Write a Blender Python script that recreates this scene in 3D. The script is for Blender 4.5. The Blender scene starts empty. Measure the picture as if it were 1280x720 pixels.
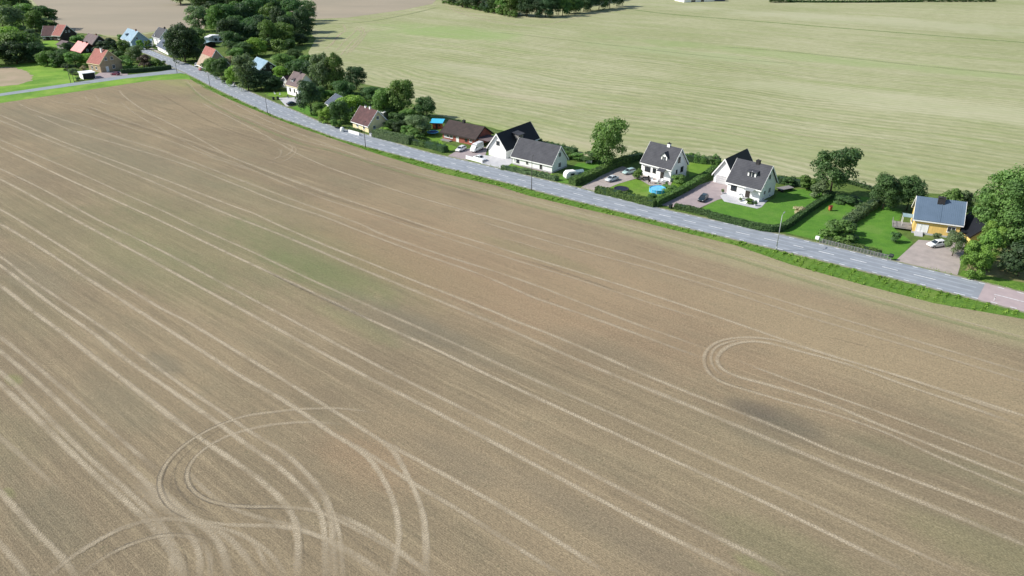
import bpy, bmesh, math, random
from mathutils import Vector, Matrix, noise
R = math.radians
rnd = random.Random(7)

# ------------------------------------------------------------------ camera, sky, sun, exposure
H = 66.0; F = 920.0; PITCH = math.atan(465 / F)
sc = bpy.context.scene
cam = bpy.data.cameras.new('camera'); cam_o = bpy.data.objects.new('camera', cam)
sc.collection.objects.link(cam_o); sc.camera = cam_o
cam.sensor_width = 36; cam.lens = 18 / (640 / F); cam.clip_end = 6000; cam.clip_start = 0.5
cam_o.location = (0, 0, H); cam_o.rotation_euler = (math.pi / 2 - PITCH, 0, 0)
w = bpy.data.worlds.new('World'); sc.world = w; w.use_nodes = True
nt = w.node_tree; sky = nt.nodes.new('ShaderNodeTexSky'); sky.sky_type = 'NISHITA'; sky.sun_disc = False
SUN_EL = R(38); SDX, SDY = 1.0, 0.03            # the way the light travels on the ground
sky.sun_elevation = SUN_EL; sky.sun_rotation = math.atan2(-SDX, -SDY)
sky.air_density = 1.2; sky.dust_density = 0.8
nt.links.new(sky.outputs[0], nt.nodes['Background'].inputs[0]); nt.nodes['Background'].inputs[1].default_value = 0.10
sl = bpy.data.lights.new('sun', 'SUN'); sl.energy = 4.6; sl.angle = R(0.5); sl.color = (1, 0.95, 0.87)
so = bpy.data.objects.new('sun', sl); sc.collection.objects.link(so)
hl = math.hypot(SDX, SDY)
so.rotation_euler = Vector((SDX / hl * math.cos(SUN_EL), SDY / hl * math.cos(SUN_EL), -math.sin(SUN_EL))).to_track_quat('-Z', 'Y').to_euler()
sc.view_settings.view_transform = 'Standard'; sc.view_settings.look = 'None'
sc.view_settings.exposure = 0.43; sc.view_settings.gamma = 1
sc.render.engine = 'CYCLES'
sc.cycles.transparent_max_bounces = 16

col = sc.collection
cp, sp = math.cos(PITCH), math.sin(PITCH)
def G(x, y, z=0.0):                 # a point of the ground (or of a level z) from where it was surveyed in the photograph
    u = (x - 640) / F; v = (360 - y) / F
    d = (u, cp + v * sp, -sp + v * cp); t = (z - H) / d[2]
    return Vector((d[0] * t, d[1] * t, z))
def tall(xb, yb, yt):               # height of something standing on the ground at (xb,yb) that reaches row yt
    g = G(xb, yb); k = (360 - yt) / F
    # (-(H-h)cp + D sp) = k (D cp + (H-h) sp)
    D = g.y; q = D * (sp - k * cp) / (cp + k * sp)
    return H - q
def mpp(xb, yb):                    # metres per photo pixel across at that ground point
    g = G(xb, yb); return (g.y * cp + H * sp) / F

# ------------------------------------------------------------------ materials
def mat(name, c, rough=0.8, c2=None, scale=1.0, detail=4, bump=0.0, bscale=None, metal=0.0, spec=0.25, coat=0.0, stretch=None):
    m = bpy.data.materials.new(name); m.use_nodes = True; n = m.node_tree; b = n.nodes['Principled BSDF']
    b.inputs['Roughness'].default_value = rough; b.inputs['Metallic'].default_value = metal
    b.inputs['Specular IOR Level'].default_value = spec; b.inputs['Coat Weight'].default_value = coat
    c4 = (*c, 1)
    if c2 is None: c2 = tuple(x * 0.8 for x in c)
    tc = n.nodes.new('ShaderNodeTexCoord'); mp = n.nodes.new('ShaderNodeMapping')
    if stretch: mp.inputs['Scale'].default_value = stretch
    n.links.new(tc.outputs['Object'], mp.inputs[0])
    tx = n.nodes.new('ShaderNodeTexNoise'); tx.inputs['Scale'].default_value = scale; tx.inputs['Detail'].default_value = detail
    tx.inputs['Roughness'].default_value = 0.6
    n.links.new(mp.outputs[0], tx.inputs[0])
    rp = n.nodes.new('ShaderNodeValToRGB'); rp.color_ramp.elements[0].position = 0.35; rp.color_ramp.elements[1].position = 0.65
    rp.color_ramp.elements[0].color = (*c2, 1); rp.color_ramp.elements[1].color = c4
    n.links.new(tx.outputs[0], rp.inputs[0]); n.links.new(rp.outputs[0], b.inputs['Base Color'])
    if bump:
        t2 = n.nodes.new('ShaderNodeTexNoise'); t2.inputs['Scale'].default_value = bscale or scale * 4; t2.inputs['Detail'].default_value = 3
        n.links.new(mp.outputs[0], t2.inputs[0])
        bp = n.nodes.new('ShaderNodeBump'); bp.inputs['Strength'].default_value = bump; bp.inputs['Distance'].default_value = 0.1
        n.links.new(t2.outputs[0], bp.inputs['Height']); n.links.new(bp.outputs[0], b.inputs['Normal'])
    return m

def courses(m, period, amt):
    n = m.node_tree; b = n.nodes['Principled BSDF']; src = b.inputs['Base Color'].links[0].from_socket
    tc = n.nodes.new('ShaderNodeTexCoord'); wv = n.nodes.new('ShaderNodeTexWave'); wv.bands_direction = 'Z'; wv.wave_profile = 'SAW'
    n.links.new(tc.outputs['Object'], wv.inputs[0]); wv.inputs['Scale'].default_value = 0.314 / period; wv.inputs['Distortion'].default_value = 0.4
    vr = n.nodes.new('ShaderNodeTexVoronoi'); n.links.new(tc.outputs['Object'], vr.inputs['Vector']); vr.inputs['Scale'].default_value = 3.2
    mr = n.nodes.new('ShaderNodeMapRange'); n.links.new(wv.outputs[1], mr.inputs[0]); mr.inputs[3].default_value = 1 - amt; mr.inputs[4].default_value = 1 + amt
    ml = n.nodes.new('ShaderNodeMath'); ml.operation = 'MULTIPLY_ADD'; n.links.new(vr.outputs['Color'], ml.inputs[0]); ml.inputs[1].default_value = amt; n.links.new(mr.outputs[0], ml.inputs[2])
    mx = n.nodes.new('ShaderNodeVectorMath'); mx.operation = 'SCALE'; n.links.new(src, mx.inputs[0]); n.links.new(ml.outputs[0], mx.inputs['Scale']); n.links.new(mx.outputs[0], b.inputs['Base Color'])
class NT:                            # small helper for writing node maths
    def __init__(s, m): s.n = m.node_tree
    def node(s, t, **k):
        q = s.n.nodes.new(t)
        for a, v in k.items(): setattr(q, a, v)
        return q
    def link(s, a, b): s.n.links.new(a, b)
    def put(s, sock, v):
        if isinstance(v, bpy.types.NodeSocket): s.n.links.new(v, sock)
        else: sock.default_value = v
    def math(s, op, a, b=0.0, clamp=False):
        q = s.node('ShaderNodeMath', operation=op, use_clamp=clamp); s.put(q.inputs[0], a); s.put(q.inputs[1], b); return q.outputs[0]
    def noise(s, vec, scale, detail=4, rough=0.55, dist=0.0):
        q = s.node('ShaderNodeTexNoise'); s.link(vec, q.inputs['Vector']); q.inputs['Scale'].default_value = scale
        q.inputs['Detail'].default_value = detail; q.inputs['Roughness'].default_value = rough; q.inputs['Distortion'].default_value = dist
        return q.outputs[0]
    def step(s, v, a, b, lo=0.0, hi=1.0):
        q = s.node('ShaderNodeMapRange', interpolation_type='SMOOTHSTEP'); s.put(q.inputs[0], v)
        q.inputs[1].default_value = a; q.inputs[2].default_value = b; q.inputs[3].default_value = lo; q.inputs[4].default_value = hi
        return q.outputs[0]
    def mix(s, f, a, b, mode='MIX'):
        q = s.node('ShaderNodeMix', data_type='RGBA', blend_type=mode); s.put(q.inputs[0], f)
        s.put(q.inputs[6], a if isinstance(a, bpy.types.NodeSocket) else (*a, 1)); s.put(q.inputs[7], b if isinstance(b, bpy.types.NodeSocket) else (*b, 1))
        return q.outputs[2]
    def mapping(s, vec, rot=0.0, scale=(1, 1, 1), loc=(0, 0, 0)):
        if rot:
            q = s.node('ShaderNodeMapping'); s.link(vec, q.inputs[0]); q.inputs['Rotation'].default_value = (0, 0, rot); vec = q.outputs[0]
        q = s.node('ShaderNodeMapping'); s.link(vec, q.inputs[0]); q.inputs['Scale'].default_value = scale; return q.outputs[0]
def newmat(name, rough=0.9, spec=0.1):
    m = bpy.data.materials.new(name); m.use_nodes = True; b = m.node_tree.nodes['Principled BSDF']
    b.inputs['Roughness'].default_value = rough; b.inputs['Specular IOR Level'].default_value = spec
    return m, NT(m), b

def patch_fac(n, pos, nz, cx, cy, rx, ry, rot, soft=0.45):
    """soft-edged blotch on the ground: centre, two radii (m), direction"""
    mp = n.node('ShaderNodeMapping', vector_type='TEXTURE'); n.link(pos, mp.inputs[0])
    mp.inputs['Location'].default_value = (cx, cy, 0); mp.inputs['Rotation'].default_value = (0, 0, rot); mp.inputs['Scale'].default_value = (rx, ry, 1)
    sx = n.node('ShaderNodeSeparateXYZ'); n.link(mp.outputs[0], sx.inputs[0])
    r2 = n.math('ADD', n.math('MULTIPLY', sx.outputs[0], sx.outputs[0]), n.math('MULTIPLY', sx.outputs[1], sx.outputs[1]))
    r2 = n.math('ADD', r2, n.math('MULTIPLY', n.math('SUBTRACT', nz, 0.5), 3.6))
    return n.step(r2, 1.0 + soft, 0.0)

def field_material():
    m, n, b = newmat('stubble')
    tc = n.node('ShaderNodeTexCoord'); pos = tc.outputs['Object']
    d0 = G(300, 420); d1 = G(620, 607); ang = math.atan2(d1.y - d0.y, d1.x - d0.x)      # the way the drills run
    row = n.mapping(pos, -ang)
    big = n.noise(pos, 0.022, 4, 0.6); mid = n.noise(n.mapping(pos, -ang, (0.35, 1.2, 1)), 0.12, 4, 0.6)
    blot = n.noise(pos, 0.09, 6, 0.7); fine = n.noise(pos, 3.2, 5, 0.75); tiny = n.noise(n.mapping(pos, -ang, (0.5, 1.6, 1)), 7.5, 3, 0.8)
    c = n.mix(n.step(big, 0.36, 0.64), (0.222, 0.180, 0.124), (0.278, 0.224, 0.150))
    c = n.mix(n.math('MULTIPLY', n.step(mid, 0.45, 0.75), 0.55), c, (0.215, 0.190, 0.130))
    st1 = n.noise(n.mapping(pos, -ang, (0.03, 1.0, 1)), 0.9, 5, 0.7); st2 = n.noise(n.mapping(pos, -ang, (0.02, 1.0, 1)), 0.22, 4, 0.7); st3 = n.noise(n.mapping(pos, -ang, (0.06, 1.0, 1)), 3.0, 4, 0.75)
    c = n.mix(n.math('MULTIPLY', n.step(st2, 0.50, 0.70), 0.30), c, (0.330, 0.272, 0.182))
    c = n.mix(n.math('MULTIPLY', n.step(st1, 0.50, 0.72), 0.60), c, (0.360, 0.298, 0.202))
    c = n.mix(n.math('MULTIPLY', n.step(st1, 0.50, 0.30), 0.45), c, (0.160, 0.134, 0.095))
    c = n.mix(n.math('MULTIPLY', n.step(st3, 0.52, 0.72), 0.35), c, (0.39, 0.325, 0.225))
    c = n.mix(n.math('MULTIPLY', n.step(st3, 0.48, 0.30), 0.35), c, (0.14, 0.118, 0.085))
    c = n.mix(n.math('MULTIPLY', n.step(blot, 0.55, 0.8), 0.4), c, (0.185, 0.175, 0.125))
    P = [  # px, py, rx, ry, colour, amount
        (250, 300, 34, 9, (0.150, 0.185, 0.085), .75), (395, 318, 26, 7, (0.130, 0.185, 0.070), .85), (480, 318, 24, 4.5, (0.13, 0.165, 0.085), .7),
        (410, 345, 15, 4, (0.11, 0.19, 0.06), .7), (205, 335, 24, 6, (0.15, 0.19, 0.09), .6), (90, 290, 34, 8, (0.17, 0.19, 0.10), .6), (215, 240, 50, 10, (0.18, 0.185, 0.115), .6),
        (330, 245, 30, 5, (0.17, 0.19, 0.11), .5), (100, 170, 60, 8, (0.19, 0.185, 0.135), .5),
        (980, 528, 4.5, 2.6, (0.125, 0.115, 0.092), 1.05), (940, 512, 3.2, 1.6, (0.12, 0.11, 0.09), 1.1), (952, 548, 4, 1.6, (0.14, 0.13, 0.1), .7),
        (990, 690, 8, 2.6, (0.125, 0.165, 0.08), .8), (1260, 700, 9, 3, (0.12, 0.17, 0.07), .8), (1120, 565, 5, 2, (0.15, 0.165, 0.10), .6), (1230, 595, 5, 2.2, (0.14, 0.17, 0.10), .55),
        (765, 660, 13, 2.0, (0.15, 0.135, 0.105), .7), (575, 575, 6, 2.2, (0.15, 0.135, 0.105), .65), (460, 575, 7, 3.5, (0.325, 0.225, 0.145), .6), (640, 345, 50, 14, (0.335, 0.235, 0.155), .55),
        (560, 350, 30, 6, (0.33, 0.235, 0.155), .5), (800, 330, 50, 12, (0.335, 0.26, 0.18), .45), (1000, 400, 34, 10, (0.34, 0.26, 0.165), .4), (1180, 470, 30, 9, (0.33, 0.27, 0.175), .5),
        (1000, 620, 25, 8, (0.31, 0.255, 0.165), .45), (490, 400, 14, 4, (0.16, 0.15, 0.115), .6), (445, 405, 9, 2, (0.12, 0.19, 0.06), .5), (150, 505, 8, 3, (0.15, 0.155, 0.115), .65),
        (205, 455, 4, 1.6, (0.145, 0.145, 0.115), .6), (760, 440, 9, 3, (0.17, 0.155, 0.115), .55), (60, 650, 7, 2.5, (0.14, 0.15, 0.11), .6), (30, 380, 14, 4, (0.17, 0.18, 0.11), .5), (40, 345, 12, 3, (0.14, 0.16, 0.125), .6),
        (645, 600, 22, 6, (0.30, 0.235, 0.16), .4), (670, 318, 13, 2.2, (0.15, 0.18, 0.09), .7), (205, 105, 26, 8, (0.27, 0.30, 0.12), .5), (222, 103, 10, 4, (0.26, 0.36, 0.09), .6), (260, 125, 8, 4, (0.2, 0.3, .1), .4),
        (0, 545, 8, 3, (0.17, 0.18, 0.11), .5), (18, 475, 1.6, .8, (0.20, 0.30, 0.07), .7), (12, 617, 1.2, .5, (0.19, 0.27, 0.07), .6), (943, 708, 2, .7, (0.19, 0.27, 0.08), .6), (1230, 400, 60, 3.5, (0.34, 0.33, 0.19), .8), (1050, 362, 60, 3, (0.33, 0.31, 0.19), .7), (850, 305, 60, 2.6, (0.32, 0.29, 0.185), .6), (650, 250, 60, 2.4, (0.31, 0.28, 0.18), .5), (560, 425, 12, 2.5, (0.17, 0.155, 0.12), .5)]
    nz = n.noise(n.mapping(pos, -ang, (0.6, 1.3, 1)), 0.22, 8, 0.85)
    for px, py, rx, ry, cc, am in P:
        g = G(px, py); c = n.mix(n.math('MULTIPLY', patch_fac(n, pos, nz, g.x, g.y, rx * 1.25, ry * 1.25, ang, .9), am * (.36 if cc[1] > cc[0] else .62)), c, cc)
    grass = n.step(n.noise(pos, 0.5, 6, 0.8), 0.60, 0.74)
    c = n.mix(n.math('MULTIPLY', grass, 0.38), c, (0.155, 0.165, 0.090))
    rows = n.node('ShaderNodeTexWave', bands_direction='Y'); n.link(row, rows.inputs[0]); rows.inputs['Scale'].default_value = 1.1
    rows.inputs['Distortion'].default_value = 2.5; rows.inputs['Detail'].default_value = 2
    c = n.mix(1.0, c, n.mix(n.step(rows.outputs[1], 0.2, 0.8), (0.94, 0.94, 0.94), (1.04, 1.04, 1.04)), 'MULTIPLY')
    c = n.mix(1.0, c, n.mix(n.step(fine, 0.3, 0.7), (0.86, 0.86, 0.85), (1.12, 1.12, 1.10)), 'MULTIPLY')
    c = n.mix(1.0, c, n.mix(n.step(tiny, 0.3, 0.7), (0.60, 0.60, 0.60), (1.36, 1.35, 1.32)), 'MULTIPLY')
    vo = n.node('ShaderNodeTexVoronoi'); n.link(n.mapping(pos, -ang, (0.7, 1.3, 1)), vo.inputs['Vector']); vo.inputs['Scale'].default_value = 1.6
    thin = n.step(n.noise(pos, 0.35, 5, 0.8), 0.46, 0.62)
    c = n.mix(n.math('MULTIPLY', n.step(vo.outputs['Distance'], 0.30, 0.12), n.math('MULTIPLY', thin, 0.55)), c, (0.105, 0.105, 0.065))
    straw = n.noise(n.mapping(pos, -ang + .6, (0.5, 2.2, 1)), 3.6, 5, 0.85); c = n.mix(n.math('MULTIPLY', n.step(straw, 0.58, 0.70), 0.55), c, (0.50, 0.43, 0.30))
    c = n.mix(1.0, c, (1.0, 0.985, 0.955), 'MULTIPLY')
    n.link(c, b.inputs['Base Color'])
    bp = n.node('ShaderNodeBump'); bp.inputs['Strength'].default_value = 0.8; bp.inputs['Distance'].default_value = 0.07
    n.link(n.math('ADD', fine, tiny), bp.inputs['Height']); n.link(bp.outputs[0], b.inputs['Normal'])
    return m

def track_material(name, colr, colr2, tread=True):
    m, n, b = newmat(name)
    uv = n.node('ShaderNodeUVMap'); sx = n.node('ShaderNodeSeparateXYZ'); n.link(uv.outputs[0], sx.inputs[0])
    tc = n.node('ShaderNodeTexCoord'); pos = tc.outputs['Object']
    u, v = sx.outputs[0], sx.outputs[1]
    a = n.math('ABSOLUTE', n.math('SUBTRACT', u, 0.5))
    nz = n.noise(pos, 2.2, 5, 0.7); slow = n.noise(pos, 0.13, 4, 0.7); fin = n.noise(pos, 8.0, 3, 0.7)
    prof = n.step(n.math('ADD', a, n.math('MULTIPLY', n.math('SUBTRACT', nz, 0.5), 0.95)), 0.52, 0.16)
    at = n.node('ShaderNodeAttribute', attribute_name='strength')
    al = n.math('MULTIPLY', prof, at.outputs['Fac'])
    al = n.math('MULTIPLY', al, n.step(slow, 0.30, 0.56, 0.40, 1.0))
    al = n.math('MULTIPLY', al, n.step(fin, 0.36, 0.58, 0.40, 1.0))
    if tread:
        ph = n.math('SINE', n.math('MULTIPLY', n.math('ADD', v, n.math('MULTIPLY', a, 0.9)), 2 * math.pi / 0.42))
        al = n.math('MULTIPLY', al, n.step(ph, -0.9, 0.6, 0.66, 1.0))
    if name.startswith('dark'): al = n.math('MULTIPLY', al, n.step(n.noise(pos, 1.1, 5, 0.8), 0.36, 0.54, 0.25, 1.0))
    c = n.mix(n.step(nz, 0.35, 0.65), colr2, colr)
    n.link(c, b.inputs['Base Color']); n.link(al, b.inputs['Alpha'])
    return m

def far_field_material():
    m, n, b = newmat('cut_meadow')
    tc = n.node('ShaderNodeTexCoord'); pos = tc.outputs['Object']
    vx, vz = (-750 - 640) / F, 465 / F; ang = math.atan2(-(cp + vz * sp), -vx)
    warp = n.noise(pos, 0.006, 2, 0.5)
    wv = n.node('ShaderNodeCombineXYZ'); n.link(n.math('MULTIPLY', n.math('SUBTRACT', warp, 0.5), 70.0), wv.inputs[1])
    av = n.node('ShaderNodeVectorMath', operation='ADD'); n.link(n.mapping(pos, -ang), av.inputs[0]); n.link(wv.outputs[0], av.inputs[1])
    P = av.outputs[0]
    s1 = n.noise(n.mapping(P, 0, (0.10, 1.0, 1)), 0.09, 6, 0.72); s2 = n.noise(n.mapping(P, 0, (0.035, 1.0, 1)), 0.42, 4, 0.65)
    s3 = n.noise(n.mapping(P, 0, (0.25, 1.0, 1)), 0.8, 5, 0.7); bg = n.noise(pos, 0.008, 3, 0.6)
    c = n.mix(n.step(bg, 0.35, 0.65), (0.292, 0.300, 0.158), (0.372, 0.362, 0.222))
    c = n.mix(n.math('MULTIPLY', n.step(s1, 0.45, 0.72), 0.65), c, (0.235, 0.290, 0.105))
    c = n.mix(n.math('MULTIPLY', n.step(s1, 0.48, 0.28), 0.50), c, (0.445, 0.425, 0.290))
    c = n.mix(n.math('MULTIPLY', n.step(s2, 0.52, 0.72), 0.55), c, (0.190, 0.230, 0.095))
    c = n.mix(n.math('MULTIPLY', n.step(s2, 0.46, 0.30), 0.35), c, (0.46, 0.44, 0.31))
    c = n.mix(n.math('MULTIPLY', n.step(s3, 0.48, 0.66), 0.5), c, (0.195, 0.215, 0.11))
    s4 = n.noise(n.mapping(pos, -ang, (0.5, 1.3, 1)), 0.30, 8, 0.85); c = n.mix(n.math('MULTIPLY', n.step(s4, 0.50, 0.62), 0.42), c, (0.210, 0.230, 0.110)); c = n.mix(n.math('MULTIPLY', n.step(s4, 0.49, 0.38), 0.36), c, (0.47, 0.45, 0.32))
    mw = n.node('ShaderNodeTexWave', bands_direction='Y'); n.link(P, mw.inputs[0]); mw.inputs['Scale'].default_value = 0.075; mw.inputs['Distortion'].default_value = 1.2; mw.inputs['Detail'].default_value = 3; mw.inputs['Detail Scale'].default_value = 0.4
    c = n.mix(1.0, c, n.mix(n.step(mw.outputs[1], 0.1, 0.9), (0.90, 0.93, 0.88), (1.06, 1.04, 1.06)), 'MULTIPLY')
    nz = n.noise(pos, 0.03, 5, 0.65)
    for px, py, rx, ry, cc, am in [(560, 40, 60, 25, (0.22, 0.32, 0.10), .6), (460, 45, 40, 20, (0.25, 0.30, 0.13), .6), (700, 205, 45, 5, (0.27, 0.32, 0.12), .4), (620, 165, 40, 7, (0.29, 0.35, 0.12), .5),
                               (1000, 70, 120, 14, (0.24, 0.32, 0.12), .45), (1000, 190, 45, 5, (0.28, 0.31, 0.15), .5), (840, 65, 60, 12, (0.29, 0.35, 0.17), .45), (600, 90, 50, 12, (0.43, 0.41, 0.29), .4), (650, 120, 30, 5, (0.45, 0.40, 0.29), .5),
                               (1150, 130, 80, 18, (0.43, 0.42, 0.28), .45), (720, 180, 26, 5, (0.42, 0.37, 0.26), .5), (1150, 30, 200, 30, (0.42, 0.41, 0.28), .5), (640, 12, 70, 18, (0.36, 0.34, 0.20), .5)]:
        g = G(px, py); c = n.mix(n.math('MULTIPLY', patch_fac(n, pos, nz, g.x, g.y, rx, ry, ang), am), c, cc)
    n.link(c, b.inputs['Base Color'])
    bp = n.node('ShaderNodeBump'); bp.inputs['Strength'].default_value = 0.6; bp.inputs['Distance'].default_value = 0.25
    n.link(s3, bp.inputs['Height']); n.link(bp.outputs[0], b.inputs['Normal'])
    return m

def leaf_material(name, c, c2):
    m = bpy.data.materials.new(name); m.use_nodes = True; n = NT(m); b = m.node_tree.nodes['Principled BSDF']
    b.inputs['Roughness'].default_value = 0.55; b.inputs['Specular IOR Level'].default_value = 0.25
    tc = n.node('ShaderNodeTexCoord'); nz = n.noise(tc.outputs['Object'], 0.8, 4, 0.7)
    oi = n.node('ShaderNodeObjectInfo'); at = n.node('ShaderNodeAttribute', attribute_name='tone')
    k = n.math('ADD', n.math('MULTIPLY', nz, 0.6), n.math('MULTIPLY', at.outputs['Fac'], 0.5))
    cc = n.mix(n.step(k, 0.28, 0.82), c2, c)
    hs = n.node('ShaderNodeHueSaturation'); n.link(cc, hs.inputs['Color'])
    n.link(n.math('ADD', 0.485, n.math('MULTIPLY', oi.outputs['Random'], 0.03)), hs.inputs['Hue'])
    n.link(n.math('ADD', 0.82, n.math('MULTIPLY', oi.outputs['Random'], 0.36)), hs.inputs['Value'])
    n.link(hs.outputs[0], b.inputs['Base Color'])
    tr = n.node('ShaderNodeBsdfTranslucent'); n.link(n.mix(1.0, hs.outputs[0], (1.3, 1.5, 0.6), 'MULTIPLY'), tr.inputs[0])
    ms = n.node('ShaderNodeMixShader'); ms.inputs[0].default_value = 0.28
    n.link(b.outputs[0], ms.inputs[1]); n.link(tr.outputs[0], ms.inputs[2])
    n.link(ms.outputs[0], m.node_tree.nodes['Material Output'].inputs[0])
    return m

def grass_material(name, c, c2, c3, sc_=0.6):
    m, n, b = newmat(name)
    tc = n.node('ShaderNodeTexCoord'); pos = tc.outputs['Object']
    n1 = n.noise(pos, sc_, 5, 0.65); n2 = n.noise(pos, 0.12, 4, 0.6); n3 = n.noise(pos, 5, 4, 0.7)
    cc = n.mix(n.step(n1, 0.38, 0.66), c2, c); cc = n.mix(n.math('MULTIPLY', n.step(n2, 0.5, 0.68), 0.55), cc, c3)
    cc = n.mix(1.0, cc, n.mix(n.step(n3, 0.3, 0.7), (0.78, 0.78, 0.78), (1.18, 1.18, 1.18)), 'MULTIPLY')
    n4 = n.noise(n.mapping(pos, 0.5, (0.25, 1, 1)), 1.3, 4, 0.8); cc = n.mix(n.math('MULTIPLY', n.step(n4, 0.50, 0.72), 0.5), cc, c3)
    n5 = n.noise(pos, 0.9, 5, 0.8); cc = n.mix(n.math('MULTIPLY', n.step(n5, 0.62, 0.74), 0.45), cc, tuple((x * .55 + y * .45) for x, y in zip(c3, (.30, .24, .13))))
    n.link(cc, b.inputs['Base Color'])
    bp = n.node('ShaderNodeBump'); bp.inputs['Strength'].default_value = 0.6; bp.inputs['Distance'].default_value = 0.15
    n.link(n3, bp.inputs['Height']); n.link(bp.outputs[0], b.inputs['Normal'])
    return m

M = {}
M['field'] = field_material()
M['track'] = track_material('pale_wheel_track', (0.58, 0.495, 0.36), (0.45, 0.38, 0.272))
M['track_dark'] = track_material('dark_wheel_track', (0.12, 0.105, 0.085), (0.16, 0.14, 0.11))
M['track_green'] = track_material('green_strip', (0.27, 0.33, 0.14), (0.29, 0.30, 0.16), False)
M['strip_green'] = track_material('grass_strip', (0.16, 0.26, 0.075), (0.19, 0.27, 0.09), False)
M['track_brown'] = track_material('brown_strip', (0.20, 0.172, 0.125), (0.19, 0.165, 0.12), False)  # brown lines, a little darker than the stubble
M['meadow'] = far_field_material()
M['upper_field'] = mat('upper_field', (0.325, 0.275, 0.205), 0.95, (0.275, 0.24, 0.18), 0.02, 8, stretch=(0.5, 1.1, 1))
M['round_soil'] = mat('round_soil', (0.36, 0.28, 0.20), 0.95, (0.26, 0.23, 0.14), 0.08, 8)
M['verge'] = grass_material('verge_grass', (0.125, 0.235, 0.035), (0.075, 0.155, 0.026), (0.19, 0.26, 0.06), 1.2)
M['rough'] = grass_material('rough_grass', (0.115, 0.175, 0.040), (0.075, 0.125, 0.030), (0.19, 0.22, 0.075), 0.4)
M['lawn'] = grass_material('lawn', (0.105, 0.235, 0.032), (0.080, 0.195, 0.028), (0.15, 0.25, 0.055), 0.35)
M['lawn2'] = grass_material('lawn_dry', (0.15, 0.27, 0.035), (0.115, 0.22, 0.03), (0.21, 0.27, 0.07), 0.5)
M['bright'] = grass_material('bright_grass', (0.20, 0.34, 0.05), (0.115, 0.24, 0.035), (0.27, 0.36, 0.08), 0.07)
M['dry'] = grass_material('dry_grass', (0.24, 0.23, 0.11), (0.17, 0.18, 0.07), (0.32, 0.28, 0.17), 0.3)
M['asphalt'] = mat('asphalt', (0.275, 0.298, 0.328), 0.75, (0.225, 0.246, 0.275), 0.25, 8, 0.2, 12)
M['asphalt_red'] = mat('asphalt_red', (0.41, 0.335, 0.335), 0.8, (0.36, 0.295, 0.30), 0.5, 8, 0.2, 12)
M['asphalt_worn'] = mat('worn_asphalt', (0.325, 0.355, 0.395), 0.7, (0.255, 0.285, 0.325), 0.5, 8, stretch=(1, 1, 1)); M['shoulder'] = mat('gravel_shoulder', (0.30, 0.27, 0.22), 0.9, (0.15, 0.19, 0.07), 0.9, 8)
M['paint'] = mat('road_paint', (0.78, 0.79, 0.80), 0.6, (0.52, 0.54, 0.56), 2.5, 5)
M['lane'] = mat('lane_asphalt', (0.265, 0.30, 0.32), 0.8, (0.22, 0.25, 0.275), 0.3, 6)
M['gravel'] = mat('gravel', (0.40, 0.345, 0.32), 0.9, (0.31, 0.275, 0.255), 0.45, 9, 0.5, 10)
M['pinkpave'] = mat('pink_paving', (0.36, 0.30, 0.30), 0.9, (0.29, 0.245, 0.25), 0.45, 9, 0.3, 8)
M['concrete'] = mat('concrete', (0.50, 0.50, 0.51), 0.85, (0.40, 0.40, 0.42), 0.5, 8)
M['white'] = mat('white_render', (0.90, 0.90, 0.89), 0.8, (0.80, 0.80, 0.79), 0.5, 7)
M['whitewood'] = mat('white_wood', (0.87, 0.87, 0.86), 0.7, (0.76, 0.76, 0.76), 0.8, 6, stretch=(4, 4, 0.4))
M['cream'] = mat('cream_render', (0.82, 0.72, 0.46), 0.8, (0.72, 0.62, 0.38), 0.5, 6)
M['yellow'] = mat('yellow_wood', (0.80, 0.55, 0.19), 0.75, (0.68, 0.47, 0.16), 0.7, 6, stretch=(5, 5, 0.4))
M['red'] = mat('falu_red', (0.25, 0.055, 0.035), 0.8, (0.18, 0.04, 0.03), 0.6, 6)
M['redbrick'] = mat('red_brick', (0.34, 0.115, 0.085), 0.85, (0.25, 0.085, 0.065), 1.2, 8, 0.2, 20)
M['tanbrick'] = mat('tan_brick', (0.42, 0.33, 0.22), 0.85, (0.33, 0.25, 0.165), 1.0, 8)
M['tan'] = mat('tan_plaster', (0.37, 0.29, 0.22), 0.85, (0.27, 0.21, 0.155), 0.8, 8)
M['blue_wood'] = mat('pale_blue_wood', (0.32, 0.44, 0.52), 0.75, (0.27, 0.38, 0.45), 0.7, 6)
M['darkwood'] = mat('dark_wood', (0.05, 0.04, 0.035), 0.75, (0.035, 0.03, 0.028), 0.8, 6)
M['greywood'] = mat('grey_wood', (0.28, 0.27, 0.26), 0.85, (0.20, 0.19, 0.185), 1.5, 6, stretch=(1, 6, 1))
M['grey_roof'] = mat('grey_tiles', (0.058, 0.060, 0.070), 0.75, (0.042, 0.044, 0.053), 0.5, 8, 0.5, 4)
M['black_roof'] = mat('black_metal_roof', (0.012, 0.014, 0.020), 0.6, (0.009, 0.010, 0.014), 0.5, 5)
M['blue_metal'] = mat('blue_grey_metal', (0.115, 0.165, 0.235), 0.5, (0.095, 0.14, 0.20), 0.3, 5, spec=0.5)
M['brown_roof'] = mat('brown_tiles', (0.050, 0.036, 0.034), 0.8, (0.034, 0.026, 0.025), 0.5, 8, 0.5, 4)
M['maroon_roof'] = mat('maroon_tiles', (0.100, 0.050, 0.050), 0.8, (0.060, 0.032, 0.034), 0.6, 8, 0.5, 4)
M['mauve_roof'] = mat('faded_brown_tiles', (0.145, 0.110, 0.112), 0.8, (0.10, 0.076, 0.078), 0.6, 8, 0.5, 4)
M['red_roof'] = mat('clay_tiles', (0.30, 0.12, 0.10), 0.8, (0.23, 0.085, 0.07), 0.8, 8, 0.4, 4)
M['pink_roof'] = mat('pink_clay_roof', (0.62, 0.30, 0.28), 0.75, (0.54, 0.26, 0.25), 0.4, 6)
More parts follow.
